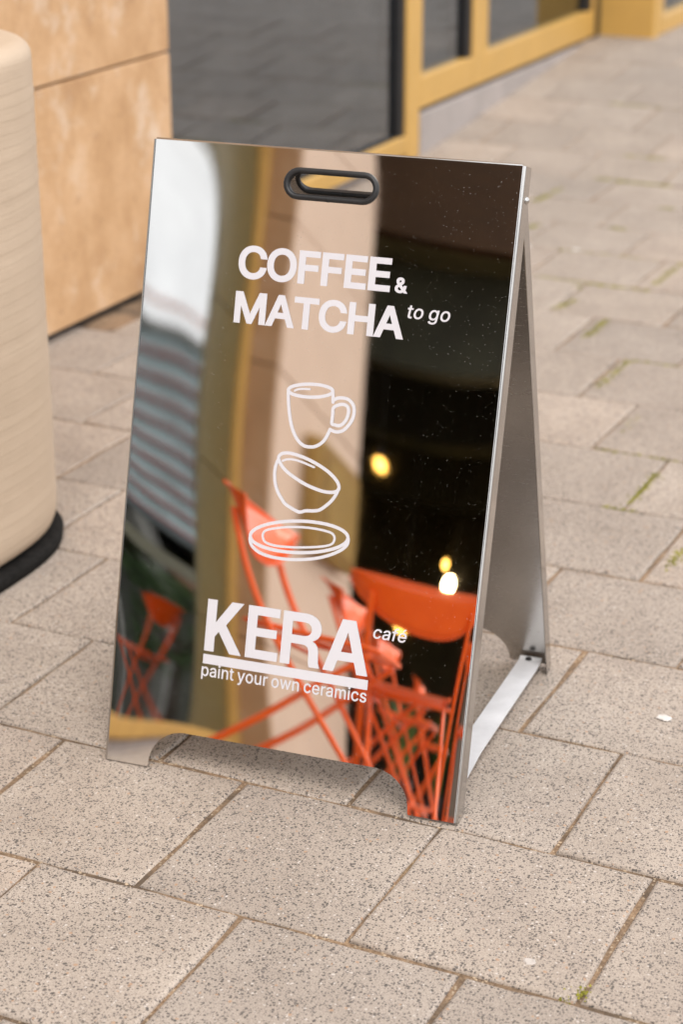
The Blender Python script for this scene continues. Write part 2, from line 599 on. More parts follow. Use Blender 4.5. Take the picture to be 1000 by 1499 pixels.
# grit in the joints near the sign, moss tufts, chewing gum
def blob(bm, x, y, z, r, rnd, sq=0.6):
    ring = []
    n = 5
    a0 = rnd.uniform(0, 6.28)
    b = [bm.verts.new((x + r * math.cos(a0 + 6.283 * i / n) * rnd.uniform(.7, 1.2), y + r * math.sin(a0 + 6.283 * i / n) * rnd.uniform(.7, 1.2), z)) for i in range(n)]
    t = bm.verts.new((x + r * rnd.uniform(-.3, .3), y + r * rnd.uniform(-.3, .3), z + r * sq * rnd.uniform(.7, 1.3)))
    for i in range(n):
        bm.faces.new((b[i], b[(i + 1) % n], t))
rnd = random.Random(5)
bm = bmesh.new()
for (xc, yc, r, c) in cells:
    if not (1.6 < yc < 4.6 and -2.4 < xc < 0.3): continue
    for k in range(26):
        blob(bm, xc + rnd.uniform(-PL / 2, PL / 2), yc - RP / 2 + rnd.gauss(0, .0028), -0.0050, rnd.uniform(.0012, .0034), rnd)
    for k in range(20):
        blob(bm, xc - PL / 2 + rnd.gauss(0, .0026), yc + rnd.uniform(-RP / 2, RP / 2), -0.0050, rnd.uniform(.0012, .003), rnd)
    for k in range(2):
        blob(bm, xc + rnd.uniform(-PL / 2, PL / 2), yc + rnd.uniform(-RP / 2, RP / 2), 0.0002, rnd.uniform(.0010, .0022), rnd)
g = obj('joint_grit', bm_mesh('joint_grit', bm), M['grit'])
tag(g, 'loose pale sandy grit lying in the joints between the pavers', 'grit', kind='stuff')

def jx(r, c): return (-1.030 if r % 2 == 0 else -1.190) + PL * c
bm = bmesh.new()
segs = [((-1.185, 3.97), (-1.182, 4.17)), ((-1.342, 4.40), (-1.345, 4.53)), ((-1.508, 4.70), (-1.503, 4.96)), ((-1.50, 4.965), (-1.25, 4.962)),
        ((-1.003, 3.66), (-1.005, 3.77)), ((-1.68, 5.12), (-1.68, 5.30)), ((-1.23, 3.925), (-1.16, 3.925)), ((-1.52, 3.93), (-1.45, 3.93)), ((-2.03, 5.66), (-1.66, 5.645)),
        ((-1.845, 5.35), (-1.83, 5.47)), ((-1.67, 5.72), (-1.665, 6.0)), ((-2.38, 6.62), (-2.36, 6.85)), ((-2.30, 7.06), (-2.02, 7.05)), ((-2.02, 6.36), (-1.96, 6.35)),
        ((-0.705, 2.185), (-0.685, 2.215)), ((-2.27, 6.2), (-2.25, 6.3)), ((-1.36, 4.265), (-1.0, 4.262)), ((-2.1, 6.0), (-1.75, 6.0)), ((-1.95, 6.7), (-1.9, 6.72)),
        ((-2.28, 5.9), (-2.27, 6.0)), ((-1.88, 5.6), (-1.86, 5.6)), ((-2.3, 7.4), (-2.15, 7.4)), ((-2.6, 8.1), (-2.3, 8.12))]
for a, b in segs:
    L = math.hypot(b[0] - a[0], b[1] - a[1])
    thin = a in ((-1.50, 4.965), (-1.36, 4.265), (-2.1, 6.0))
    n = int(25 + L * (1500 if not thin else 500))
    for k in range(n):
        t = rnd.random()
        w = .0042 if thin else .0072
        blob(bm, a[0] + (b[0] - a[0]) * t + rnd.gauss(0, w), a[1] + (b[1] - a[1]) * t + rnd.gauss(0, w), ground_z(a[1]) + rnd.uniform(-.006, 0.0005), rnd.uniform(.0012, .0036), rnd, 1.1)
mo = obj('moss', bm_mesh('moss', bm), M['moss'])
tag(mo, 'yellow green moss tufts growing in the paving joints', 'moss', kind='stuff')

GUM = [(-0.821, 3.022, .011, 'white spot of trodden gum on the paver to the right of the metal strap'),
       (-0.776, 2.242, .009, 'faint pale gum spot on the paver in front of the right foot of the sign'),
       (-2.18, 6.0, .012, 'left one of two white gum spots on the blurred far pavers'),
       (-2.02, 6.02, .012, 'right one of two white gum spots on the blurred far pavers')]
for x, y, r, lab in GUM:
    bm = bmesh.new()
    n = 14
    rg = [bm.verts.new((r * math.cos(6.283 * i / n) * rnd.uniform(.75, 1.15) * 1.2, r * math.sin(6.283 * i / n) * rnd.uniform(.75, 1.15), -0.001)) for i in range(n)]
    r2 = [bm.verts.new((v.co.x * .72, v.co.y * .72, .0012)) for v in rg]
    for i in range(n): bm.faces.new((rg[i], rg[(i + 1) % n], r2[(i + 1) % n], r2[i]))
    bm.faces.new(r2)
    o = obj('gum_spot', bm_mesh('gum_spot', bm), M['faint_gum' if 'faint' in lab else 'gum'], None, (x, y, 0.002))
    tag(o, lab, 'gum', 'gum spots trodden onto the pavers')

# ------------------------------------------------------------------ the cafe building along the pavement
XF = -2.98
cafe = empty('cafe_building', (-3.05, 0, 0))
tag(cafe, 'cafe front of orange travertine piers with gold framed glazing along the pavement', 'building')
cafe_inv = Vector((3.05, 0, 0))
def part(name, x0, x1, y0, y1, z0, z1, mat, parent=None, bev=0.004):
    """box in world coordinates, child of the cafe (or of one of its parts, which all sit at the cafe's origin)"""
    o = box(name, x0 + 3.05, x1 + 3.05, y0, y1, z0, z1, mat, parent or cafe, bev)
    return o
def pier(y0, y1, x0=-3.6, x1=XF, top=6.9, mat='stone'):
    z = 0.022
    hs = [0.668, 0.672, 0.672, 0.672, 0.672, 0.672, 0.672, 0.672, 0.672, 0.672]
    for h in hs:
        part('stone_block', x0, x1 + random.uniform(-.0015, .0015), y0, y1, z, z + h - 0.007, M[mat], None, 0.003)
        z += h
    part('wall_core', x0 + .03, x1 - 0.03, y0 + .012, y1 - .012, -0.05, z - 0.01, M['gasket'], None, 0)
pier(3.60, 5.14)
pier(-4.386, -3.114, mat='pale_stone')
z = 0.022
for h in [0.668] + [0.672] * 9:
    part('stone_block', -3.6, XF - .003, -3.112, -3.082, z, z + h - 0.007, M['shaded_brown_stone'], None, 0.002)  # pier side, with its shade put into the brown
    z += h
def frame(name, pieces, panes, gk=(), mat='gold_frame', glassmat='coated_glass'):
    """one glazed unit: a frame mesh with its panes and gaskets as sub-parts"""
    bm = bmesh.new()
    for (x0, x1, y0, y1, z0, z1) in pieces:
        box_bm(bm, x0 + 3.05, x1 + 3.05, y0, y1, z0, z1, 0.004)
    f = obj(name, bm_mesh(name, bm), M[mat], cafe)
    for (x0, x1, y0, y1, z0, z1) in gk:
        part('gasket', x0, x1, y0, y1, z0, z1, M['gasket'], f, 0)
    for (x, y0, y1, z0, z1) in panes:
        part('pane', x - .008, x, y0, y1, z0, z1, M[glassmat], f, 0)
    return f
# big fixed window between the pier and the doors
frame('window', [(-3.12, -3.05, 7.03, 7.15, 0.0, 3.3), (-3.12, -3.05, 5.141, 7.029, 0.03, 0.10), (-3.12, -3.05, 5.141, 7.029, 3.2, 3.3)],
      [(-3.085, 5.15, 7.0, 0.09, 3.21)], [(-3.10, -3.062, 6.985, 7.031, 0.099, 3.2), (-3.10, -3.068, 5.15, 6.985, 0.099, 0.106)], glassmat='front_glass')
part('plinth', -3.3, -3.085, 5.145, 7.03, -0.05, 0.028, M['plinth_stone'])
# doors above a stone step
zb = 0.168
frame('door', [(-3.12, -3.052, 7.152, 7.70, zb + .012, .300), (-3.12, -3.052, 7.70, 7.83, zb + .012, 2.6), (-3.12, -3.052, 7.152, 7.70, 2.5, 2.6), (-3.12, -3.052, 7.152, 7.175, .30, 2.5)],
      [(-3.085, 7.172, 7.702, .29, 2.51)], [(-3.10, -3.062, 7.655, 7.701, .299, 2.5)], glassmat='front_glass')
frame('door', [(-3.12, -3.0521, 7.832, 9.24, zb + .012, .300), (-3.12, -3.0521, 7.832, 9.24, 2.5, 2.6), (-3.12, -3.0521, 7.832, 7.86, .30, 2.5), (-3.12, -3.0521, 9.20, 9.24, .30, 2.5)],
      [(-3.085, 7.855, 9.205, .29, 2.51)], [(-3.10, -3.062, 9.14, 9.201, .299, 2.5)], glassmat='front_glass')
part('door_gap_shadow', -3.2, -3.085, 7.152, 9.24, zb - .004, zb + .014, M['gasket'], None, 0)  # black strip standing for the shadow under the door rails
part('step', -3.3, -3.045, 7.152, 9.30, -0.05, zb - .005, M['plinth_stone'])
part('transom', -3.12, -3.05, 7.151, 9.24, 2.602, 3.3, M['gold_frame'])
# gold pilaster and the window after it
part('pilaster', -3.30, -2.79, 9.33, 9.40, 0.0, 3.3, M['gold_frame'], None, 0.008)
part('pilaster_reveal', -3.30, -3.06, 9.243, 9.329, 0.0, 3.3, M['gasket'], None, 0)
frame('window', [(-2.90, -2.80, 9.44, 9.50, .168, 3.3), (-2.90, -2.80, 9.50, 13.69, .168, .25), (-2.90, -2.80, 9.50, 13.69, 3.2, 3.3), (-2.90, -2.80, 11.9, 12.0, .25, 3.2)],
      [(-2.84, 9.49, 11.905, .24, 3.21), (-2.84, 11.995, 13.69, .24, 3.21)], [(-2.88, -2.81, 9.401, 9.439, 0.1, 3.3)], glassmat='front_glass')
# window behind the row of chairs (seen in the steel)
frame('window', [(-3.17, -3.10, -3.080, -3.007, 0.0, 3.3), (-3.17, -3.10, -3.007, 3.595, .034, .094), (-3.17, -3.10, -3.007, 3.595, 3.2, 3.3), (-3.17, -3.10, 0.95, 1.03, .101, 3.2)],
      [(-3.135, -2.575, 0.96, 0.09, 3.21), (-3.135, 1.02, 3.59, 0.09, 3.21)], [(-3.16, -3.130, -3.008, -3.000, .10, 3.2)])
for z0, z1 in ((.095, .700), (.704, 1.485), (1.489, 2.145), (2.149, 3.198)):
    part('painted_reflection', -3.16, -3.128, -2.999, -2.572, z0, z1, M['olive_reflection'], None, .003)  # opaque olive sheets painted as the pier's reflection in the glass
part('plinth', -3.3, -3.11, -3.0, 3.595, -0.05, .031, M['plinth_stone'])
# walls over the glazing, spandrels, roof, shop interior
for (a, b) in ((5.141, 9.242), (-3.080, 3.598)):
    for i in range(4):
        for j in range(int((b - a) / 1.35) + 1):
            y0 = a + j * 1.35; y1 = min(y0 + 1.343, b)
            if y1 - y0 < .05: continue
            part('stone_block', -3.5, -3.0, y0, y1, 3.305 + i * .9, 3.305 + i * .9 + .893, M['stone'], None, .003)
for j in range(4):
    part('stone_block', -3.5, -2.95, 9.33 + j * 1.15, 9.33 + j * 1.15 + 1.143, 3.305, 6.9, M['stone'], None, .003)
part('roof', -12, -2.9, -5.0, 14, 6.9, 7.15, M['concrete'])
part('back_wall', -12.2, -12, -4.4, 14, -.1, 6.9, M['dark_interior'], None, 0)
part('end_wall', -12, -3.61, 13.7, 14, -.1, 6.9, M['concrete'], None, 0)
part('party_wall', -12, -3.73, -3.8, -3.6, -.1, 3.35, M['dark_interior'], None, 0)
part('party_wall', -12, -3.61, 4.2, 4.4, -.1, 3.35, M['dark_olive'], None, 0)
part('shop_floor', -12, -3.14, -3.6, 13.7, -.06, .02, M['shop_floor'], None, 0)
part('ceiling', -12, -3.2, -3.5, 13.7, 3.35, 3.45, M['dark_olive'], None, 0)
part('counter', -6.2, -5.4, 5.4, 8.2, .02, 1.05, M['dark_olive'], None, .01)
# projecting bay beyond the pier: a dark passage open towards the sign, under a brown fascia
WY, WX = -6.0, -2.16
part('recess_wall', -3.72, -3.61, WY, -4.39, -.05, 6.9, M['dark_interior'], None, 0)
part('fascia', -3.6, WX, WY - .16, WY, 3.68, 6.9, M['canopy_brown'], None, .01)
part('bay_wall', WX - .06, WX, -12.0, WY - .161, -.05, 6.9, M['canopy_brown'], None, .004)
part('soffit', -8.8, WX - .061, -12.0, WY - .161, 3.68, 3.78, M['dark_olive'], None, 0)
part('passage_wall', -8.9, -8.7, -12.0, WY, -.05, 3.67, M['dark_olive'], None, 0)
part('passage_wall', -8.7, WX, -12.2, -12.001, -.05, 6.9, M['dark_olive'], None, 0)
part('passage_panel', -8.7, -3.73, WY - .2, WY - .01, -.05, 3.67, M['dark_interior'], None, 0)
for y in (-6.8, -8.4, -10.2):
    part('ceiling_beam', -8.69, WX - .07, y, y + .18, 3.05, 3.679, M['dark_interior'], None, .004)
part('counter', -7.5, -2.9, -11.6, -11.0, 0.0, 1.1, M['dark_interior'], None, .01)
part('roof', -8.9, WX + .1, -12.2, -5.0, 6.905, 7.1, M['concrete'])

# ------------------------------------------------------------------ polished steel A-board sign
SA = Vector((-1.60898, 2.48261, 0.004))
SU = Vector((0.99582403, 0.09129346, 0.0))
SV = Vector((-0.02632012, 0.28709845, 0.95753941))
SN = Vector((0.08741709, -0.95354076, 0.2883024))
SW, SL = 0.6045, 1.0095
WT = [(0, 2), (0, 3), (0, 4), (0, 5), (0, 6), (0, 7), (0, 8), (1, 1), (1, 2), (1, 3), (1, 4), (1, 5), (1, 6), (1, 7), (2, 0), (2, 1), (2, 2), (2, 3), (2, 4), (2, 5), (2, 6), (3, 0), (3, 1), (3, 2), (3, 3), (3, 4), (3, 5), (4, 0), (4, 1), (4, 2), (4, 3), (4, 4), (5, 0), (5, 1), (5, 2), (5, 3), (6, 0), (6, 1), (6, 2), (7, 0), (7, 1), (8, 0)]
WC = [0.0029622, 0.0081420, -0.0085980, -0.0044309, 0.0072839, 0.0005467, -0.0025027, -0.0044035, 0.0021155, -0.0008711, 0.0001984, 0.0003063, -0.0004356, -0.0004945, 0.0025395, 0.0003294, -0.0022491, -0.0004170, 0.0024635, -0.0001110, -0.0015554, 0.0007416, -0.0006239, 0.0003735, 0.0021904, -0.0027767, -0.0003669, -0.0034366, 0.0013252, 0.0014320, -0.0008425, 0.0016302, -0.0016402, 0.0014344, 0.0011485, -0.0008597, 0.0037568, 0.0007055, -0.0021635, 0.0004897, -0.0006002, -0.0014955]
def warp(s, t):
    # the thin sheet is slightly twisted and dished: height of the bend and its slope
    S, T = (s - .3) / .3, (t - .5) / .5
    w = ws = wt = 0.0
    for c, (i, j) in zip(WC, WT):
        w += c * S ** i * T ** j
        if i: ws += c * i * S ** (i - 1) * T ** j / .3
        if j: wt += c * S ** i * j * T ** (j - 1) / .5
    return w, ws, wt
def sp(s, t, off=0.0):
    return SA + SU * s + SV * t + SN * (warp(s, t)[0] + off)
def sn(s, t):
    w, ws, wt = warp(s, t)
    return (SN - SU * ws - SV * wt).normalized()

sign = empty('a_board_sign', (SA.x + .3, SA.y + .28, 0))
tag(sign, 'polished steel A-board sign with white coffee and matcha lettering standing on the pavers', 'sign')
sign_off = Vector((-(SA.x + .3), -(SA.y + .28), 0))
def sobj(name, me, mat, parent=None):
    me.transform(Matrix.Translation(sign_off))
    return obj(name, me, mat, parent or sign)

def in_poly(p, poly):
    x, y = p; c = False
    n = len(poly); j = n - 1
    for i in range(n):
        xi, yi = poly[i]; xj, yj = poly[j]
        if (yi > y) != (yj > y) and x < (xj - xi) * (y - yi) / (yj - yi) + xi: c = not c
        j = i
    return c
def seg_dist(p, poly):
    best = 1e9
    n = len(poly)
    for i in range(n):
        a, b = poly[i - 1], poly[i]
        dx, dy = b[0] - a[0], b[1] - a[1]
        L = dx * dx + dy * dy
        t = max(0, min(1, ((p[0] - a[0]) * dx + (p[1] - a[1]) * dy) / L)) if L else 0
        best = min(best, (p[0] - a[0] - dx * t) ** 2 + (p[1] - a[1] - dy * t) ** 2)
    return math.sqrt(best)
def densify(poly, step):
    o = []
    for i in range(len(poly)):
        a, b = poly[i], poly[(i + 1) % len(poly)]
        n = max(1, int(math.hypot(b[0] - a[0], b[1] - a[1]) / step))
        o += [(a[0] + (b[0] - a[0]) * k / n, a[1] + (b[1] - a[1]) * k / n) for k in range(n)]
    return o
def region_tris(loops, step, dense=0.02):
    """triangulate outer loop minus hole loops with an even grid inside"""
    verts, edges = [], []
    for lp in loops:
        b = len(verts); n = len(lp)
        verts += [Vector(p) for p in lp]
        edges += [(b + i, b + (i + 1) % n) for i in range(n)]
    xs = [p[0] for p in loops[0]]; ys = [p[1] for p in loops[0]]
    nx = int((max(xs) - min(xs)) / step); ny = int((max(ys) - min(ys)) / step)
    for i in range(1, nx):
        for j in range(1, ny):
            p = (min(xs) + (max(xs) - min(xs)) * i / nx, min(ys) + (max(ys) - min(ys)) * j / ny)
            if in_poly(p, loops[0]) and not any(in_poly(p, h) for h in loops[1:]) and all(seg_dist(p, l) > step * .5 for l in loops):
                verts.append(Vector(p))
    V, E, F, _, _, _ = delaunay_2d_cdt(verts, edges, [], 0, 1e-6)
    out = []
    for f in F:
        c = (sum(V[i].x for i in f) / len(f), sum(V[i].y for i in f) / len(f))
        if in_poly(c, loops[0]) and not any(in_poly(c, h) for h in loops[1:]): out.append(tuple(f))
    return [(v.x, v.y) for v in V], out

def cut_outline(s0, s1, top):
    def arch(cx_, r, a0, a1, n=10):
        return [(cx_ + r * math.cos(math.radians(a0 + (a1 - a0) * k / n)), 0.004 + r * math.sin(math.radians(a0 + (a1 - a0) * k / n))) for k in range(n + 1)]
    L = [(s0, 0.0), (0.076, 0.0)] + arch(0.138, .061, 180, 90) + arch(0.464, .061, 90, 0) + [(0.526, 0.0), (s1, 0.0), (s1, top), (s0, top)]
    return densify(L, .02)
def stadium(cx_, cy_, hl, r, n=10):
    o = []
    for k in range(n + 1):
        a = math.radians(-90 + 180 * k / n); o.append((cx_ + hl + r * math.cos(a), cy_ + r * math.sin(a)))
    for k in range(n + 1):
        a = math.radians(90 + 180 * k / n); o.append((cx_ - hl + r * math.cos(a), cy_ + r * math.sin(a)))
    return o
HC = (.302, .9545)
hole = stadium(HC[0], HC[1], .053, .0205)
outl = cut_outline(.0035, SW - .0035, SL - .003)
V2, F2 = region_tris([outl, hole], .0125)
def set_normals(me, norms):
    me.polygons.foreach_set('use_smooth', [True] * len(me.polygons))
    me.normals_split_custom_set_from_vertices([tuple(n) for n in norms])
vs = [sp(*p) for p in V2]
me = mesh('front_panel', vs, F2)
nrm = [sn(*p) for p in V2]
# face the viewer
if me.polygons[0].normal.dot(SN) < 0: me.flip_normals()
me.materials.append(M['mirror'])
set_normals(me, nrm)
front_panel = sobj('front_panel', me, None)
# the inner face of the same sheet
me = mesh('panel_back', [sp(p[0], p[1], -.0018) for p in V2], F2)
if me.polygons[0].normal.dot(SN) > 0: me.flip_normals()
for p in me.polygons: p.use_smooth = True
panel_back = sobj('panel_back', me, M['brushed'], front_panel)
# cut edge of the sheet (arch, hole, foot)
bm = bmesh.new()
for lp in (outl, hole):
    n = len(lp)
    A_ = [bm.verts.new(sp(p[0], p[1], 0)) for p in lp]; B_ = [bm.verts.new(sp(p[0], p[1], -.0018)) for p in lp]
    for i in range(n): bm.faces.new((A_[i], A_[(i + 1) % n], B_[(i + 1) % n], B_[i]))
bmesh.ops.recalc_face_normals(bm, faces=bm.faces)
sobj('cut_edge', bm_mesh('cut_edge', bm), M['brushed'], front_panel)

def edge_fold(name, side, parent, posf, depth, r=.0055, t1=SL - .003, nout=None, mat='satin'):
    """rounded fold and return flange along one long side; posf(s, t, off)"""
    nout = nout or SN
    dfun = depth if callable(depth) else (lambda t: depth)
    angs = [0, 15, 30, 45, 60, 75, 90]
    base = [(r * math.sin(math.radians(a)), -r * (1 - math.cos(math.radians(a)))) for a in angs]
    vs, ns, fs = [], [], []
    NT_ = 60
    W_ = len(angs) + 4
    for k in range(NT_ + 1):
        t = t1 * k / NT_
        s0_ = .0035 if side < 0 else SW - .0035
        for a, (p, o) in zip(angs, base):
            vs.append(posf(s0_ + side * p, t, o))
            if posf is sp:
                nf = sn(s0_, t)
            else:
                nf = nout
            ns.append((nf * math.cos(math.radians(a)) + SU * side * math.sin(math.radians(a))).normalized())
        d = dfun(t)
        vs += [posf(s0_ + side * r, t, -r), posf(s0_ + side * r, t, -d), posf(s0_ + side * (r - .0014), t, -r), posf(s0_ + side * (r - .0014), t, -d)]
        ns += [SU * side, SU * side, SU * -side, SU * -side]
    for k in range(NT_):
        a, b = k * W_, (k + 1) * W_
        q = len(angs)
        prs = [(i, i + 1) for i in range(q - 1)] + [(q, q + 1), (q + 3, q + 2), (q + 1, q + 3)]
        for i, j_ in prs:
            f = (a + i, a + j_, b + j_, b + i)
            fs.append(f if side > 0 else f[::-1])
    me = mesh(name, vs, fs)
    if me.polygons[0].normal.dot(ns[0]) < 0: me.flip_normals()
    me.materials.append(M[mat])
    set_normals(me, ns)
    return sobj(name, me, None, parent)
edge_fold('side_flange', -1, front_panel, sp, .030)
edge_fold('side_flange', 1, front_panel, sp, .034)
# folded top edge
bm = bmesh.new(); rows = []
for k in range(31):
    s = .0035 + (SW - .007) * k / 30
    rows.append([bm.verts.new(SA + SU * s + SV * (SL - .003 + .003 * math.sin(a)) + SN * (warp(s, SL - .003)[0] - .003 * (1 - math.cos(a)))) for a in (0, .4, .8, 1.2, 1.571)] )
    rows[-1].append(bm.verts.new(SA + SU * s + SV * SL + SN * (warp(s, SL - .003)[0] - .016)))
for A_, B_ in zip(rows, rows[1:]):
    for i in range(5):
        f = bm.faces.new((A_[i], A_[i + 1], B_[i + 1], B_[i])); f.smooth = True
bmesh.ops.recalc_face_normals(bm, faces=bm.faces)
sobj('top_flange', bm_mesh('top_flange', bm), M['satin'], front_panel)

# rear panel
BD = Vector((-0.09129346, 0.99582403, 0.0))
BA = SA + BD * .5930
tl = math.radians(16.7)
BV = (BD * -math.sin(tl) + Vector((0, 0, math.cos(tl)))).normalized()
BN = SU.cross(BV).normalized()          # towards the front panel
if BN.dot(BD) > 0: BN = -BN
BL = 0.992
def bp(s, t, off=0.0):
    return BA + SU * s + BV * t + BN * off
outb = cut_outline(.0045, SW - .0045, BL)
V3, F3 = region_tris([outb, stadium(HC[0], HC[1] - .004, .053, .0205)], .04)
me = mesh('rear_panel', [bp(*p) for p in V3], F3)
if me.polygons[0].normal.dot(BN) < 0: me.flip_normals()
rear_panel = sobj('rear_panel', me, M['brushed'])
me = mesh('panel_back', [bp(p[0], p[1], -.0018) for p in V3], F3)
if me.polygons[0].normal.dot(BN) > 0: me.flip_normals()
sobj('panel_back', me, M['mirror'], rear_panel)
def bpf(s, t, o): return bp(.0045 + (s - .0035) * (SW - .009) / (SW - .007), t, -o)
edge_fold('side_flange', -1, rear_panel, bpf, lambda t: min(.030, max(.0045, (1.0 - t) * .5 - .002)), r=.0025, t1=BL, nout=-BN)
edge_fold('side_flange', 1, rear_panel, bpf, lambda t: min(.030, max(.0045, (1.0 - t) * .5 - .002)), r=.0025, t1=BL, nout=-BN)

# handle rings
def grommet(pos, parent, cy_, r=.0048, back=.012, dep=.014):
    loop = stadium(HC[0], cy_, .053, .0203, 12)
    pts = [pos(p[0], p[1], .001) for p in loop]
    bm = bmesh.new()
    tube_bm(bm, pts, r, 10, True)
    A_ = [bm.verts.new(pos(HC[0] + (p[0] - HC[0]) * .985, cy_ + (p[1] - cy_) * .80, .002)) for p in loop]
    B_ = [bm.verts.new(pos(HC[0] + (p[0] - HC[0]) * .985, cy_ + (p[1] - cy_) * .80, -dep)) for p in loop]
    n = len(loop)
    for i in range(n):
        f = bm.faces.new((A_[i], A_[(i + 1) % n], B_[(i + 1) % n], B_[i])); f.smooth = True
    bmesh.ops.recalc_face_normals(bm, faces=bm.faces)
    g_ = sobj('handle_grommet', bm_mesh('handle_grommet', bm), M['black_rubber'], parent)
    # butt joint of the rubber strip at the bottom of the ring
    bm = bmesh.new()
    c = (HC[0] - .003, cy_ - .0203)
    tube_bm(bm, [pos(c[0] - .0012, c[1], .001), pos(c[0] + .0012, c[1], .001)], r + .0004, 10)
    sobj('grommet_joint', bm_mesh('grommet_joint', bm), M['black_rubber'], parent)
grommet(sp, front_panel, HC[1])
grommet(bp, rear_panel, HC[1] - .004, .004, .0, .006)

# rivets at the hinge
for s, side in ((SW, 1), (0, -1)):
    c = sp(s, .957, -.0245) + SU * side * .0005
    bm = bmesh.new()
    bmesh.ops.create_uvsphere(bm, u_segments=14, v_segments=8, radius=.006)
    for v in bm.verts: v.co = Vector(v.co) + c
    for f in bm.faces: f.smooth = True
    sobj('rivet', bm_mesh('rivet', bm), M['satin'])

# flat strap tying the feet together
bm = bmesh.new()
s0_, s1_ = .548, .588
prof = [(.020, .012), (.030, .013), (.13, .024), (.19, .029), (.25, .0275), (.540, .0175), (.572, .0175), (.580, .021)]
top_, bot_ = [], []
for d, z in prof:
    p = SA + BD * d
    for lst, dz in ((top_, 0), (bot_, -.003)):
        lst.append([bm.verts.new(Vector((p.x, p.y, 0)) + SU * s + Vector((0, 0, z + dz))) for s in (s0_, s1_)])
for i in range(len(prof) - 1):
    bm.faces.new((top_[i][0], top_[i][1], top_[i + 1][1], top_[i + 1][0]))
    bm.faces.new((bot_[i][0], bot_[i][1], bot_[i + 1][1], bot_[i + 1][0]))
    for k in (0, 1): bm.faces.new((top_[i][k], top_[i + 1][k], bot_[i + 1][k], bot_[i][k]))
for e in (0, -1): bm.faces.new((top_[e][0], top_[e][1], bot_[e][1], bot_[e][0]))
bmesh.ops.recalc_face_normals(bm, faces=bm.faces)
sobj('foot_strap', bm_mesh('foot_strap', bm), M['galvanised'])
bm = bmesh.new()
p = SA + BD * .5735 + SU * .565; p.z = .0195
bmesh.ops.create_cone(bm, cap_ends=True, segments=14, radius1=.006, radius2=.005, depth=.003)
for v in bm.verts: v.co = Vector(v.co) + p
sobj('strap_bolt', bm_mesh('strap_bolt', bm), M['gasket'])

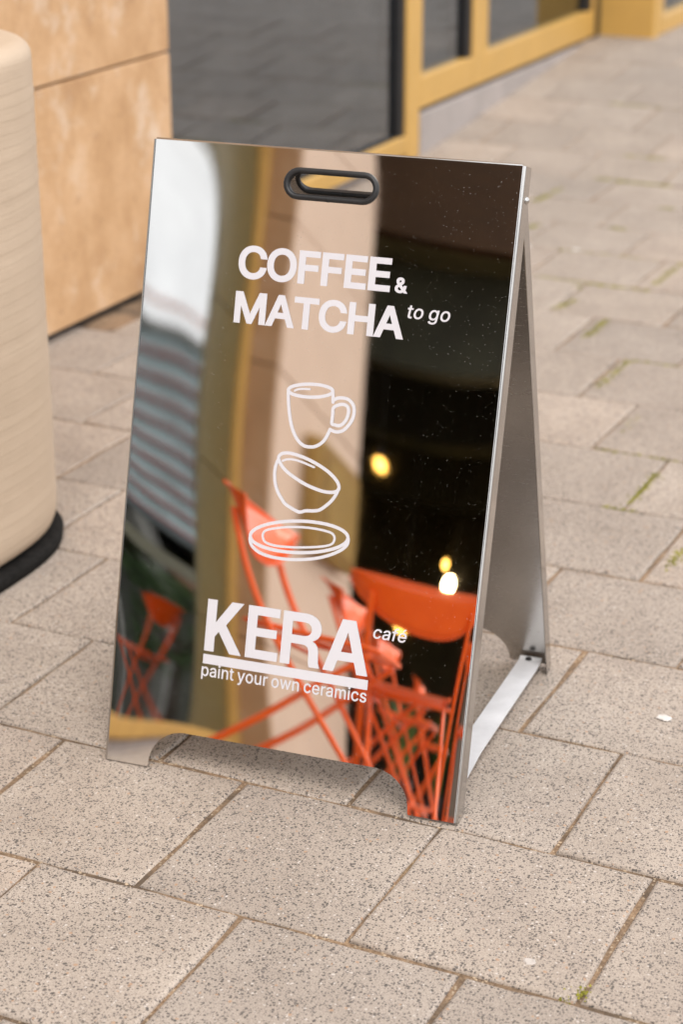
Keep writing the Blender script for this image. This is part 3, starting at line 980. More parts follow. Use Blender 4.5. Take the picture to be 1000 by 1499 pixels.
# ---- lettering and drawings: thin white vinyl on the steel
GL = json.loads('''{"b":{"O":[533,[[[313,-27],[356,-15],[396,4],[432,31],[461,65],[485,105],[503,150],[514,200],[517,254],[514,309],[503,359],[485,404],[461,443],[432,477],[396,504],[356,524],[313,536],[267,540],[221,536],[177,524],[138,504],[102,477],[73,444],[48,404],[30,359],[20,309],[16,254],[20,200],[30,150],[48,104],[73,65],[102,31],[138,4],[177,-15],[221,-27],[267,-31]],[[242,79],[219,86],[197,96],[178,111],[161,131],[147,155],[136,183],[130,216],[127,254],[130,292],[136,325],[147,354],[161,378],[178,397],[197,412],[219,423],[242,429],[267,432],[292,429],[315,423],[337,412],[356,397],[373,378],[387,354],[397,326],[404,292],[406,254],[404,216],[397,183],[387,154],[373,131],[356,111],[337,96],[315,86],[292,79],[267,77]]]],"H":[517,[[[149,-24],[149,208],[368,208],[368,-24],[481,-24],[481,533],[368,533],[368,313],[149,313],[149,533],[36,533],[36,-24]]]],"C":[510,[[[295,-30],[322,-25],[348,-18],[373,-8],[396,4],[417,19],[437,37],[454,56],[469,78],[481,103],[490,129],[503,184],[391,184],[376,139],[361,117],[343,100],[321,87],[295,80],[267,77],[242,79],[218,86],[197,97],[178,112],[161,131],[147,155],[136,183],[130,216],[127,254],[130,292],[136,325],[147,354],[161,377],[177,397],[196,412],[218,423],[242,429],[267,432],[295,429],[321,421],[343,409],[361,392],[376,370],[391,324],[503,324],[490,380],[481,406],[469,431],[454,453],[436,472],[417,490],[395,505],[372,517],[348,527],[322,534],[295,538],[267,540],[221,536],[177,524],[137,504],[102,477],[72,444],[48,404],[30,359],[20,309],[16,254],[20,200],[30,150],[48,104],[72,65],[102,31],[138,4],[177,-15],[221,-27],[267,-31]]]],"M":[628,[[[146,-24],[146,291],[145,372],[142,481],[78,481],[122,353],[148,282],[270,-24],[358,-24],[478,282],[505,355],[546,481],[484,481],[481,369],[480,291],[480,-24],[592,-24],[592,533],[460,533],[330,195],[307,129],[275,25],[354,25],[322,130],[300,195],[168,533],[36,533],[36,-24]]]],"&":[448,[[[224,-29],[252,-24],[279,-16],[306,-4],[330,11],[350,30],[391,79],[411,113],[419,136],[426,162],[430,192],[433,248],[326,248],[324,201],[320,180],[314,160],[305,142],[295,126],[284,112],[270,100],[256,89],[241,81],[225,75],[209,72],[193,70],[178,71],[166,74],[154,79],[144,85],[136,92],[130,100],[125,110],[122,120],[121,131],[122,142],[125,152],[130,161],[138,171],[169,199],[272,274],[315,315],[334,344],[345,377],[347,416],[343,440],[335,462],[322,482],[307,499],[287,514],[265,526],[241,533],[214,537],[186,537],[160,533],[135,526],[112,514],[93,499],[77,481],[64,460],[56,436],[52,412],[52,387],[55,365],[62,343],[82,305],[153,216],[353,-24],[489,-24],[222,299],[188,341],[165,378],[161,394],[163,411],[165,417],[180,431],[203,437],[213,436],[222,432],[229,428],[234,421],[237,414],[238,406],[232,386],[219,369],[201,354],[126,298],[60,245],[32,211],[21,191],[14,169],[10,145],[11,118],[16,89],[26,62],[42,37],[62,16],[86,-2],[114,-16],[145,-26],[179,-30]]]],"T":[449,[[[169,428],[169,-24],[281,-24],[281,428],[441,428],[441,533],[8,533],[8,428]]]],"A":[480,[[[102,-24],[213,295],[236,364],[277,502],[200,502],[241,365],[264,295],[378,-24],[497,-24],[293,533],[185,533],[-18,-24]],[[394,118],[394,223],[86,223],[86,118]]]],"F":[410,[[[149,-24],[149,197],[370,197],[370,302],[149,302],[149,428],[393,428],[393,533],[36,533],[36,-24]]]],"E":[419,[[[399,-24],[399,81],[149,81],[149,205],[379,205],[379,310],[149,310],[149,428],[396,428],[396,533],[36,533],[36,-24]]]]},"l":{"o":[415,[[[242,-13],[274,-4],[303,10],[328,29],[349,53],[366,82],[379,114],[386,149],[389,187],[386,226],[379,262],[366,294],[349,323],[328,347],[303,366],[274,381],[242,389],[207,392],[173,389],[141,381],[113,366],[88,347],[66,323],[49,294],[37,262],[29,226],[27,187],[29,149],[37,114],[49,82],[66,53],[88,29],[113,10],[141,-4],[173,-13],[207,-16]],[[185,56],[166,62],[150,72],[136,85],[124,101],[115,120],[109,141],[105,164],[104,187],[105,212],[109,234],[115,256],[124,275],[136,291],[150,304],[166,314],[185,320],[207,322],[230,320],[249,314],[266,304],[280,291],[291,275],[300,255],[306,234],[310,211],[312,187],[310,164],[306,141],[300,120],[291,101],[280,85],[266,72],[249,62],[230,56],[207,54]]]],"n":[410,[[[123,247],[126,264],[133,279],[142,292],[152,302],[164,311],[178,317],[194,320],[210,322],[233,319],[252,312],[267,299],[279,282],[286,261],[289,235],[289,-7],[365,-7],[365,241],[363,272],[357,300],[347,324],[334,345],[318,362],[299,375],[277,385],[253,390],[227,392],[198,389],[172,381],[148,368],[126,349],[109,323],[91,280],[120,280],[119,387],[45,387],[45,-7],[121,-7],[121,226]]]],"i":[167,[[[121,-7],[121,387],[45,387],[45,-7]],[[97,437],[109,441],[119,449],[127,459],[132,470],[134,483],[132,496],[127,507],[119,517],[109,525],[97,530],[84,531],[71,530],[59,525],[49,517],[40,507],[35,496],[34,483],[35,470],[40,459],[49,449],[59,441],[71,437],[84,435]]]],"p":[424,[[[121,-150],[121,51],[114,51],[137,21],[161,1],[177,-7],[196,-13],[218,-15],[246,-15],[276,-9],[304,2],[330,19],[351,40],[369,67],[383,97],[393,131],[397,169],[397,209],[392,246],[383,280],[369,310],[351,336],[329,358],[304,374],[276,386],[245,391],[217,392],[195,389],[176,383],[147,366],[136,356],[114,327],[119,327],[119,387],[45,387],[45,-150]],[[200,56],[182,62],[166,71],[153,84],[141,99],[132,118],[126,139],[122,163],[120,190],[121,215],[125,239],[132,260],[141,278],[152,294],[166,306],[181,315],[199,320],[220,322],[241,320],[259,315],[275,305],[289,293],[300,277],[309,258],[315,237],[319,214],[321,190],[319,164],[315,141],[309,119],[300,100],[289,85],[275,72],[259,62],[241,56],[220,54]]]],"m":[610,[[[121,-7],[121,238],[122,256],[126,272],[132,285],[140,297],[150,306],[161,313],[173,319],[200,323],[218,321],[234,315],[248,305],[258,293],[264,278],[267,259],[267,-7],[343,-7],[343,247],[347,275],[352,287],[359,297],[367,306],[378,313],[390,319],[403,322],[418,323],[437,321],[453,316],[468,307],[479,294],[486,277],[488,253],[488,-7],[564,-7],[564,255],[562,284],[557,310],[547,332],[534,351],[519,366],[501,378],[481,387],[459,392],[437,394],[416,392],[396,388],[378,382],[361,373],[345,362],[331,348],[320,333],[311,315],[302,287],[331,287],[321,323],[309,346],[292,366],[272,381],[247,391],[219,394],[185,389],[169,383],[154,375],[140,364],[127,351],[116,335],[107,317],[97,288],[120,288],[119,387],[45,387],[45,-7]]]],"s":[365,[[[211,-14],[238,-9],[263,0],[285,11],[303,26],[319,43],[330,62],[336,83],[339,107],[336,133],[327,156],[312,177],[291,193],[264,207],[231,217],[164,233],[147,239],[134,245],[125,253],[119,261],[117,271],[117,284],[121,295],[129,306],[142,315],[158,321],[177,325],[198,325],[217,321],[232,314],[243,305],[252,294],[264,269],[334,284],[325,311],[316,328],[305,344],[291,358],[275,370],[257,379],[236,386],[213,391],[187,392],[160,390],[135,385],[112,377],[91,366],[74,352],[59,336],[48,317],[41,296],[39,274],[42,247],[51,223],[67,203],[88,186],[115,173],[147,163],[219,146],[233,140],[244,134],[252,126],[258,118],[260,108],[260,97],[256,85],[247,74],[233,64],[215,57],[193,53],[171,53],[152,56],[135,62],[122,71],[112,83],[98,115],[26,100],[34,70],[44,51],[56,33],[71,18],[89,6],[110,-4],[132,-10],[156,-14],[182,-16]]]],"r":[259,[[[121,-7],[121,237],[122,253],[126,267],[132,280],[141,291],[151,300],[163,308],[176,314],[191,317],[207,318],[251,314],[251,391],[213,392],[190,390],[168,384],[148,373],[131,360],[118,343],[111,328],[119,328],[119,387],[45,387],[45,-7]]]],"a":[389,[[[181,-15],[201,-12],[233,1],[257,19],[276,44],[269,44],[269,-7],[344,-7],[344,252],[342,279],[338,303],[329,324],[318,341],[305,355],[290,367],[258,382],[240,387],[183,392],[141,385],[120,379],[101,370],[82,359],[65,344],[51,326],[30,287],[103,265],[123,295],[152,315],[179,322],[211,322],[225,320],[236,315],[246,309],[254,302],[260,293],[264,283],[268,258],[260,241],[232,234],[177,227],[115,216],[82,204],[66,195],[53,185],[42,172],[32,157],[26,139],[23,119],[23,95],[27,71],[36,50],[48,31],[63,16],[81,3],[102,-6],[124,-13],[148,-16]],[[157,54],[133,59],[114,70],[108,77],[103,84],[99,105],[100,117],[104,127],[109,134],[126,147],[137,151],[177,161],[233,168],[262,175],[268,178],[268,131],[265,117],[260,104],[253,91],[243,79],[231,70],[217,62],[200,56],[181,53]]]],"y":[389,[[[63,-151],[100,-152],[119,-150],[150,-139],[176,-118],[198,-89],[211,-61],[382,387],[300,387],[217,157],[195,89],[174,13],[215,13],[194,89],[172,157],[90,387],[7,387],[154,-1],[135,-54],[121,-72],[107,-80],[72,-80],[56,-77],[38,-144]]]],"t":[227,[[[-1,387],[-1,320],[211,320],[211,387]],[[57,93],[61,63],[70,37],[87,16],[109,0],[136,-9],[168,-12],[193,-10],[222,-4],[208,62],[170,57],[157,58],[148,62],[142,66],[137,73],[135,84],[133,98],[133,479],[57,479]]]],"w":[567,[[[204,-7],[255,170],[284,279],[300,345],[267,345],[297,223],[312,170],[363,-7],[435,-7],[555,387],[474,387],[426,216],[406,137],[382,34],[412,34],[389,137],[369,216],[322,387],[246,387],[199,216],[178,136],[156,34],[184,34],[161,138],[141,216],[93,387],[12,387],[132,-7]]]],"c":[396,[[[245,-12],[280,-2],[311,15],[337,38],[357,67],[373,108],[300,126],[285,93],[266,72],[240,59],[207,54],[185,56],[166,62],[150,72],[136,85],[124,101],[115,120],[109,141],[105,164],[104,187],[105,212],[109,234],[115,256],[124,275],[136,291],[150,304],[166,314],[185,320],[207,322],[240,318],[265,305],[284,285],[299,253],[372,272],[355,312],[335,340],[309,362],[279,378],[245,389],[207,392],[173,389],[141,381],[113,366],[88,347],[66,323],[49,294],[37,262],[29,226],[27,187],[29,149],[37,114],[49,82],[66,53],[88,29],[113,10],[141,-4],[173,-13],[207,-16]]]],"e":[404,[[[238,-14],[263,-10],[285,-3],[306,7],[324,20],[341,34],[354,51],[365,69],[375,96],[302,114],[287,87],[271,71],[251,60],[226,54],[191,55],[172,60],[155,68],[140,79],[127,93],[117,110],[110,129],[105,152],[104,221],[107,240],[112,258],[120,274],[130,289],[143,302],[158,312],[175,319],[195,322],[216,322],[235,319],[251,312],[265,302],[277,290],[287,274],[294,256],[299,236],[303,189],[355,226],[67,228],[67,162],[379,162],[378,211],[375,243],[369,271],[359,297],[347,319],[333,338],[316,354],[298,367],[279,377],[258,384],[216,392],[188,391],[155,385],[125,374],[98,356],[75,334],[56,308],[42,277],[32,243],[27,206],[27,167],[32,131],[42,97],[57,67],[76,41],[100,19],[127,2],[159,-9],[193,-15]]]],"u":[410,[[[211,-10],[237,-2],[261,11],[283,30],[300,56],[319,99],[291,99],[291,-7],[365,-7],[365,387],[289,387],[289,153],[287,133],[283,116],[277,100],[268,87],[258,77],[245,69],[232,63],[217,59],[200,58],[177,60],[158,68],[142,80],[131,97],[124,118],[121,144],[121,387],[45,387],[45,139],[47,108],[53,80],[62,55],[76,34],[92,17],[111,4],[133,-5],[157,-11],[182,-13]]]]},"i":{"o":[415,[[[242,-13],[274,-5],[303,10],[328,29],[349,53],[367,81],[379,114],[387,149],[389,187],[387,226],[379,262],[367,295],[349,323],[328,347],[303,367],[274,381],[242,390],[207,392],[173,390],[141,381],[113,367],[87,347],[66,323],[49,295],[36,262],[29,226],[26,187],[29,149],[36,114],[49,81],[66,53],[87,29],[113,10],[141,-5],[173,-13],[207,-16]],[[185,56],[166,62],[150,72],[136,86],[125,102],[116,120],[109,141],[106,164],[104,187],[106,212],[109,234],[116,255],[125,274],[136,290],[150,304],[166,314],[185,320],[207,322],[230,320],[249,314],[265,304],[279,290],[291,274],[300,255],[306,234],[310,211],[311,187],[310,164],[306,141],[300,120],[291,102],[279,86],[265,72],[249,62],[230,56],[207,54]]]],"g":[425,[[[238,-157],[266,-152],[294,-143],[318,-131],[339,-115],[357,-94],[370,-70],[378,-41],[380,-9],[380,387],[305,387],[305,327],[312,327],[289,357],[265,376],[249,384],[230,389],[208,392],[180,392],[149,386],[121,375],[96,358],[74,337],[55,311],[41,281],[31,248],[27,211],[27,171],[32,135],[41,102],[56,73],[74,48],[96,28],[122,13],[149,2],[179,-3],[207,-3],[229,0],[248,5],[276,21],[288,31],[310,60],[303,60],[303,-20],[297,-43],[285,-62],[268,-75],[246,-84],[221,-89],[197,-89],[164,-83],[140,-71],[132,-64],[103,-30],[39,-67],[64,-103],[92,-128],[111,-139],[131,-147],[154,-154],[179,-157],[207,-159]],[[184,69],[166,74],[150,82],[136,94],[125,108],[116,126],[110,146],[106,168],[104,193],[106,217],[109,239],[116,259],[125,277],[136,293],[150,305],[166,314],[184,320],[205,322],[225,320],[244,315],[259,306],[273,294],[284,279],[293,261],[299,240],[303,218],[304,193],[303,167],[299,144],[293,124],[284,107],[272,93],[259,82],[243,74],[226,69],[205,67]]]],"\u00e9":[404,[[[238,-15],[263,-10],[285,-3],[306,7],[325,19],[341,34],[354,50],[365,69],[376,96],[301,115],[287,87],[271,71],[251,60],[226,55],[191,56],[172,60],[155,68],[140,79],[128,93],[118,110],[110,129],[105,152],[104,221],[107,240],[112,257],[121,274],[131,289],[144,301],[158,311],[175,318],[195,322],[216,322],[234,318],[251,312],[265,302],[277,289],[286,274],[294,256],[299,236],[303,188],[356,226],[67,229],[67,161],[379,161],[379,211],[376,243],[369,272],[359,297],[347,319],[333,338],[316,354],[298,367],[279,378],[258,385],[216,392],[188,392],[155,386],[125,374],[98,357],[75,335],[56,308],[41,277],[32,243],[27,206],[27,167],[32,131],[42,97],[56,67],[76,40],[99,19],[127,2],[159,-10],[193,-16]],[[231,421],[308,537],[220,537],[164,421]]]],"a":[389,[[[181,-15],[201,-12],[233,1],[258,19],[276,44],[269,44],[269,-8],[345,-8],[345,252],[343,279],[338,303],[329,324],[318,341],[305,356],[290,367],[258,382],[240,387],[183,392],[141,386],[120,380],[100,371],[82,359],[65,345],[50,327],[29,286],[103,264],[123,295],[153,315],[180,322],[211,322],[225,319],[236,315],[246,309],[254,302],[260,293],[264,283],[267,258],[260,242],[232,235],[177,228],[115,216],[81,204],[66,196],[53,185],[41,172],[32,157],[26,139],[23,119],[23,95],[27,71],[35,50],[47,31],[63,15],[81,3],[102,-7],[124,-13],[148,-16]],[[157,54],[133,60],[115,70],[108,77],[104,85],[100,105],[101,117],[104,126],[109,134],[126,147],[137,151],[177,160],[233,168],[262,174],[267,177],[267,131],[265,117],[260,104],[252,91],[243,80],[231,70],[217,62],[200,57],[181,54]]]],"t":[227,[[[-1,387],[-1,319],[212,319],[212,387]],[[57,92],[60,63],[70,37],[86,15],[109,0],[136,-9],[168,-12],[193,-11],[223,-4],[208,62],[170,58],[157,59],[148,62],[142,67],[138,74],[135,84],[134,98],[134,479],[57,479]]]],"c":[396,[[[245,-13],[280,-2],[311,15],[337,38],[357,66],[374,108],[300,126],[285,93],[266,73],[240,59],[207,54],[185,56],[166,62],[150,72],[136,86],[125,102],[116,120],[109,141],[106,164],[104,187],[106,212],[109,234],[116,255],[125,274],[136,290],[150,304],[166,314],[185,320],[207,322],[240,317],[265,304],[284,285],[298,252],[373,271],[356,312],[336,340],[310,363],[279,379],[245,389],[207,392],[173,390],[141,381],[113,367],[87,347],[66,323],[49,295],[36,262],[29,226],[26,187],[29,149],[36,114],[49,81],[66,53],[87,29],[113,10],[141,-5],[173,-13],[207,-16]]]],"f":[254,[[[-1,387],[-1,319],[236,319],[236,387]],[[150,-8],[150,418],[151,434],[155,446],[160,454],[168,461],[180,464],[195,466],[213,464],[233,459],[253,526],[224,535],[178,538],[159,535],[141,530],[123,522],[108,511],[95,498],[84,482],[76,463],[73,432],[73,-8]]]]}}''')
def fill_tris(polys):
    """non-zero winding fill of closed outlines"""
    verts, edges = [], []
    for lp in polys:
        b = len(verts); n = len(lp)
        verts += [Vector(p) for p in lp]; edges += [(b + i, b + (i + 1) % n) for i in range(n)]
    V, E, F, _, _, _ = delaunay_2d_cdt(verts, edges, [], 0, 1e-5)
    out = []
    for f in F:
        cx_ = sum(V[i].x for i in f) / 3; cy_ = sum(V[i].y for i in f) / 3
        w = 0
        for lp in polys:
            for i in range(len(lp)):
                a, b = lp[i - 1], lp[i]
                if (a[1] <= cy_) != (b[1] <= cy_):
                    xx = a[0] + (cy_ - a[1]) / (b[1] - a[1]) * (b[0] - a[0])
                    if xx > cx_: w += 1 if b[1] > a[1] else -1
        if w != 0: out.append(tuple(f))
    return [(v.x, v.y) for v in V], out
def vinyl(name, polys_list, label=None):
    vs, fs = [], []
    for polys in polys_list:
        V, F = fill_tris([[(x * 1000, y * 1000) for x, y in lp] for lp in polys])
        b = len(vs)
        vs += [sp(x / 1000, y / 1000, .0007) for x, y in V]
        fs += [tuple(b + i for i in f) for f in F]
    me = mesh(name, vs, fs)
    bm = bmesh.new(); bm.from_mesh(me)
    for f in bm.faces:
        f.normal_update()
        if f.normal.dot(SN) < 0: f.normal_flip()
    bm.to_mesh(me); bm.free()
    o = sobj(name, me, M['vinyl_white'], front_panel)
    if label: o['label'] = label
    return o
def word(name, style, text, s0, s1, base, cap, track=0.0, shear=0.0, label=None):
    fs = GL[style]
    pen = 0; items = []
    for ch in text:
        if ch == ' ':
            pen += 145 + track; continue
        adv, polys = fs[ch]
        items.append((pen, polys)); pen += adv + track
    xs = [pen_ + p[0] for pen_, polys in items for lp in polys for p in lp]
    lo, hi = min(xs), max(xs)
    ky = cap / 508.7
    b = (24 if style == 'b' else 8) * ky
    kx = (s1 - s0) / (hi - lo)
    out = []
    for pen_, polys in items:
        out.append([[(s0 + (pen_ + p[0] - lo) * kx + shear * p[1] * ky, base + p[1] * ky) for p in lp] for lp in polys])
    return vinyl(name, out, label)
kb = 508.7 / 556.7
word('headline_lettering', 'b', 'COFFEE', .1605, .4125, .8035, .0515 * kb, -22, 0, 'white word COFFEE')
word('headline_lettering', 'b', 'MATCHA', .1605, .4415, .7335, .0495 * kb, -16, 0, 'white word MATCHA')
word('ampersand', 'b', '&', .4205, .4415, .8025, .0235 * kb, 0, 0, 'small white ampersand after COFFEE')
word('tagline_lettering', 'i', 'to go', .4425, .5115, .7650, .0205, 14, .17, 'slanted white words to go')
word('tagline_lettering', 'l', 'paint your own ceramics', .1585, .4405, .1645, .0195, 8, 0, 'white line paint your own ceramics')
word('cafe_lettering', 'i', 'café', .4405, .4945, .2675, .0192, 8, .17, 'slanted white word café')
def mm(s0, base, pts): return [(s0 + x / 1000, base + y / 1000) for x, y in pts]
K = [(0, 0), (0, 84), (16.5, 84), (16.5, 48), (42, 84), (62.5, 84), (34.5, 45.5), (64, 0), (44, 0), (22.8, 33.2), (16.5, 25), (16.5, 0)]
E_ = [(0, 0), (0, 84), (54.5, 84), (54.5, 69.8), (16.5, 69.8), (16.5, 49.5), (51, 49.5), (51, 36), (16.5, 36), (16.5, 14.2), (55, 14.2), (55, 0)]
R_ = [(0, 0), (0, 84), (40, 84), (48, 82.8), (55.5, 79.5), (61.5, 74), (65, 67), (66, 60), (64.8, 53), (61, 47), (56, 43.2), (52, 41.3), (57.5, 38.5), (61, 34), (62.8, 27.5), (63.6, 18), (64.6, 8), (67.2, 0), (49.5, 0), (47.8, 7), (47.3, 18), (46.6, 26), (44.5, 31), (40.5, 33.6), (35, 34.4), (16.5, 34.4), (16.5, 0)]
Rh = [(16.5, 48), (37, 48), (43, 49), (47, 51.6), (49.3, 55.5), (49.6, 60), (48, 64.8), (44, 68.4), (38, 69.8), (16.5, 69.8)]
A_l = [(0, 0), (26.3, 84), (48.6, 84), (75.2, 0), (57, 0), (51.2, 18.5), (23.6, 18.5), (17.8, 0)]
Ah = [(28, 32.5), (46.9, 32.5), (37.4, 64.5)]
vinyl('name_lettering', [[mm(.1598, .2055, K[::-1])], [mm(.2305, .2055, E_[::-1])], [mm(.2905, .2055, R_[::-1]), mm(.2905, .2055, Rh[::-1])],
                         [mm(.3633, .2055, A_l[::-1]), mm(.3633, .2055, Ah[::-1])]], 'bold white word KERA')
bar = densify([(.1595, .1845), (.4405, .1845), (.4405, .2), (.1595, .2)], .015)
vinyl('underline_bar', [[bar]], 'white bar under the word KERA')

DR = json.loads('''{"mug":[[1,0.0052,[[0.3363,0.6409],[0.3356,0.6386],[0.3331,0.6363],[0.3288,0.634],[0.3232,0.632],[0.3163,0.6302],[0.3086,0.6288],[0.3004,0.6279],[0.2922,0.6275],[0.2843,0.6276],[0.2772,0.6282],[0.2712,0.6293],[0.2667,0.6309],[0.2638,0.6328],[0.2627,0.6349],[0.2635,0.6372],[0.266,0.6396],[0.2703,0.6419],[0.2761,0.6439],[0.283,0.6457],[0.2907,0.6471],[0.2989,0.648],[0.3071,0.6484],[0.3149,0.6483],[0.322,0.6476],[0.3279,0.6465],[0.3324,0.645],[0.3353,0.6431]]],[0,0.0032,[[0.2735,0.6352],[0.2788,0.6378],[0.2862,0.6393],[0.2982,0.6401]]],[0,0.0052,[[0.263,0.6321],[0.2649,0.6158],[0.2685,0.5973],[0.2732,0.5812],[0.2796,0.5677],[0.2883,0.5568],[0.2977,0.5513],[0.3079,0.5506],[0.3176,0.5531],[0.327,0.5601],[0.333,0.5691],[0.337,0.5794]]],[0,0.0052,[[0.3365,0.6395],[0.3374,0.6331],[0.3383,0.6242]]],[0,0.0052,[[0.3386,0.6266],[0.3446,0.6308],[0.3544,0.6323],[0.3646,0.6301],[0.3723,0.6223],[0.3744,0.6113],[0.372,0.5993],[0.3656,0.5887],[0.3584,0.5818],[0.35,0.579],[0.3429,0.5796],[0.3378,0.5814]]],[1,0.0052,[[0.3396,0.6145],[0.3446,0.6193],[0.3542,0.6224],[0.3621,0.6205],[0.3653,0.6138],[0.3639,0.6031],[0.3596,0.5944],[0.3527,0.5892],[0.3452,0.5893],[0.3398,0.5905],[0.3398,0.5981],[0.3398,0.6075]]]],"bowl":[[1,0.0052,[[0.2572,0.5266],[0.2587,0.532],[0.2651,0.5359],[0.2764,0.537],[0.2918,0.5347],[0.31,0.5297],[0.3283,0.5224],[0.3443,0.5137],[0.3566,0.5034],[0.3615,0.4945],[0.3599,0.4882],[0.351,0.4843],[0.3373,0.484],[0.3219,0.4868],[0.3038,0.4922],[0.2852,0.5007],[0.2717,0.5086],[0.2627,0.517]]],[0,0.0034,[[0.2646,0.5237],[0.2711,0.5268],[0.2824,0.5277],[0.2979,0.5252],[0.3173,0.5199]]],[0,0.0052,[[0.2562,0.5234],[0.2534,0.5135],[0.253,0.5004],[0.2557,0.4864],[0.2612,0.4739],[0.2686,0.4641],[0.2738,0.458],[0.2811,0.4537],[0.293,0.4488],[0.3008,0.4471],[0.3106,0.4503],[0.323,0.4518],[0.3328,0.4543],[0.3421,0.4614],[0.3512,0.4708],[0.3576,0.4811],[0.3611,0.4909]]]],"plate":[[1,0.0052,[[0.3844,0.417],[0.3836,0.4126],[0.3803,0.4081],[0.3747,0.4035],[0.367,0.3991],[0.3573,0.395],[0.346,0.3912],[0.3334,0.3879],[0.3198,0.3853],[0.3057,0.3833],[0.2915,0.3821],[0.2777,0.3816],[0.2646,0.382],[0.2527,0.3832],[0.2423,0.3851],[0.2337,0.3878],[0.2273,0.391],[0.2233,0.3948],[0.2217,0.399],[0.2226,0.4035],[0.226,0.4082],[0.2318,0.4128],[0.2398,0.4172],[0.2497,0.4214],[0.2612,0.4252],[0.274,0.4284],[0.2877,0.431],[0.3018,0.4329],[0.3159,0.4341],[0.3296,0.4344],[0.3425,0.434],[0.3542,0.4328],[0.3644,0.4308],[0.3727,0.4282],[0.3789,0.4249],[0.3829,0.4212]]],[0,0.005,[[0.2215,0.3957],[0.223,0.3887],[0.2283,0.3817],[0.2406,0.3746],[0.2602,0.3707],[0.2832,0.3702],[0.3074,0.3725],[0.3356,0.3784],[0.3598,0.3876],[0.3774,0.3983],[0.3847,0.4076],[0.3851,0.4159]]],[1,0.0036,[[0.2427,0.4045],[0.2472,0.4111],[0.2632,0.4167],[0.2832,0.421],[0.3032,0.4236],[0.3233,0.4245],[0.3435,0.4235],[0.3576,0.4206],[0.3625,0.4141],[0.3604,0.4055],[0.3509,0.4003],[0.3338,0.3961],[0.3089,0.3921],[0.2863,0.3898],[0.2634,0.3892],[0.2491,0.3921],[0.2439,0.3974]]]]}''')
def ribbon(vs, fs, pts, w, closed, off):
    P = catmull([Vector((p[0], p[1], 0)) for p in pts], 5, closed)
    n = len(P)
    b = len(vs)
    for i in range(n):
        d = (P[(i + 1) % n] - P[i - 1]) if closed else (P[min(i + 1, n - 1)] - P[max(i - 1, 0)])
        d.normalize()
        e = Vector((-d.y, d.x, 0)) * w / 2
        vs.append(sp(P[i].x + e.x, P[i].y + e.y, off)); vs.append(sp(P[i].x - e.x, P[i].y - e.y, off))
    for i in range(n if closed else n - 1):
        j = (i + 1) % n
        fs.append((b + 2 * i, b + 2 * i + 1, b + 2 * j + 1, b + 2 * j))
    if not closed:
        for i, sg in ((0, -1), (n - 1, 1)):
            d = (P[1] - P[0]) if i == 0 else (P[-1] - P[-2])
            d.normalize(); e = Vector((-d.y, d.x, 0))
            b2 = len(vs)
            for k in range(9):
                a = math.pi * k / 8
                q = P[i] + e * (w / 2 * math.cos(a)) + d * (sg * w / 2 * math.sin(a))
                vs.append(sp(q.x, q.y, off))
            fs.append(tuple(range(b2, b2 + 9)))
for key, lab in (('mug', 'white outline drawing of a mug'), ('bowl', 'white outline drawing of a tilted bowl'), ('plate', 'white outline drawing of a plate')):
    vs, fs = [], []
    for q, (cl, w, pts) in enumerate(DR[key]):
        ribbon(vs, fs, pts, w, cl, .0007 + .00006 * q)
    me = mesh(key + '_drawing', vs, fs)
    bm = bmesh.new(); bm.from_mesh(me)
    for f in bm.faces:
        f.normal_update()
        if f.normal.dot(SN) < 0: f.normal_flip()
    bm.to_mesh(me); bm.free()
    o = sobj(key + '_drawing', me, M['vinyl_white'], front_panel)
    o['label'] = lab

# ------------------------------------------------------------------ beige bin beside the stone pier
def super_ring(rx, ry, n, ex, z):
    o = []
    for k in range(n):
        a = 2 * math.pi * k / n
        c, s = math.cos(a), math.sin(a)
        o.append((math.copysign(abs(c) ** (2 / ex), c) * rx, math.copysign(abs(s) ** (2 / ex), s) * ry, z))
    return o
def loft(name, rings, mat, parent, cap0=True, cap1=True):
    bm = bmesh.new()
    R = [[bm.verts.new(p) for p in r] for r in rings]
    n = len(R[0])
    for A_, B_ in zip(R, R[1:]):
        for i in range(n):
            f = bm.faces.new((A_[i], A_[(i + 1) % n], B_[(i + 1) % n], B_[i])); f.smooth = True
    if cap0: bm.faces.new(R[0][::-1])
    if cap1: bm.faces.new(R[-1])
    return obj(name, bm_mesh(name, bm), mat, parent)
bin_ = empty('litter_bin', (-2.525, 3.015, 0))
tag(bin_, 'tall beige bin with fine horizontal ridges and a black base beside the stone pier', 'bin')
hx, hy = .372, .392
rings = []
rb = random.Random(3)
NZ = 90
def rr_(z): return (hx, hy)
for z, ins in ((.031, .040), (.034, .024), (.046, .009), (.066, .002)):
    a, b = rr_(z); rings.append(super_ring(a - ins, b - ins, 72, 2.75, z))
for k in range(NZ):
    z = .095 + (.985 - .095) * k / (NZ - 1)
    a, b = rr_(z)
    e = (rb.random() - .5) * .0012
    rings.append([(p[0] * (1 + e / a), p[1] * (1 + e / a), z + .004 * noise.noise(Vector((p[0] * 2, p[1] * 2, z * 5)))) for p in super_ring(a, b, 72, 2.75, z)])
for ang in (15, 30, 45, 60, 75, 90):
    a_ = math.radians(ang)
    ins = .034 * (1 - math.cos(a_))
    rings.append(super_ring(hx - ins, hy - ins, 72, 2.75, .990 + .034 * math.sin(a_)))
rings.append(super_ring(hx - .10, hy - .10, 72, 2.75, 1.0245))
body = loft('body', rings, M['bin'], bin_)
br = [super_ring(hx + .006, hy + .010, 72, 2.75, 0.0), super_ring(hx + .009, hy + .012, 72, 2.75, .022), super_ring(hx + .003, hy + .006, 72, 2.75, .028), super_ring(hx - .06, hy - .06, 72, 2.75, .030)]
loft('base', br, M['bin_base'], bin_)

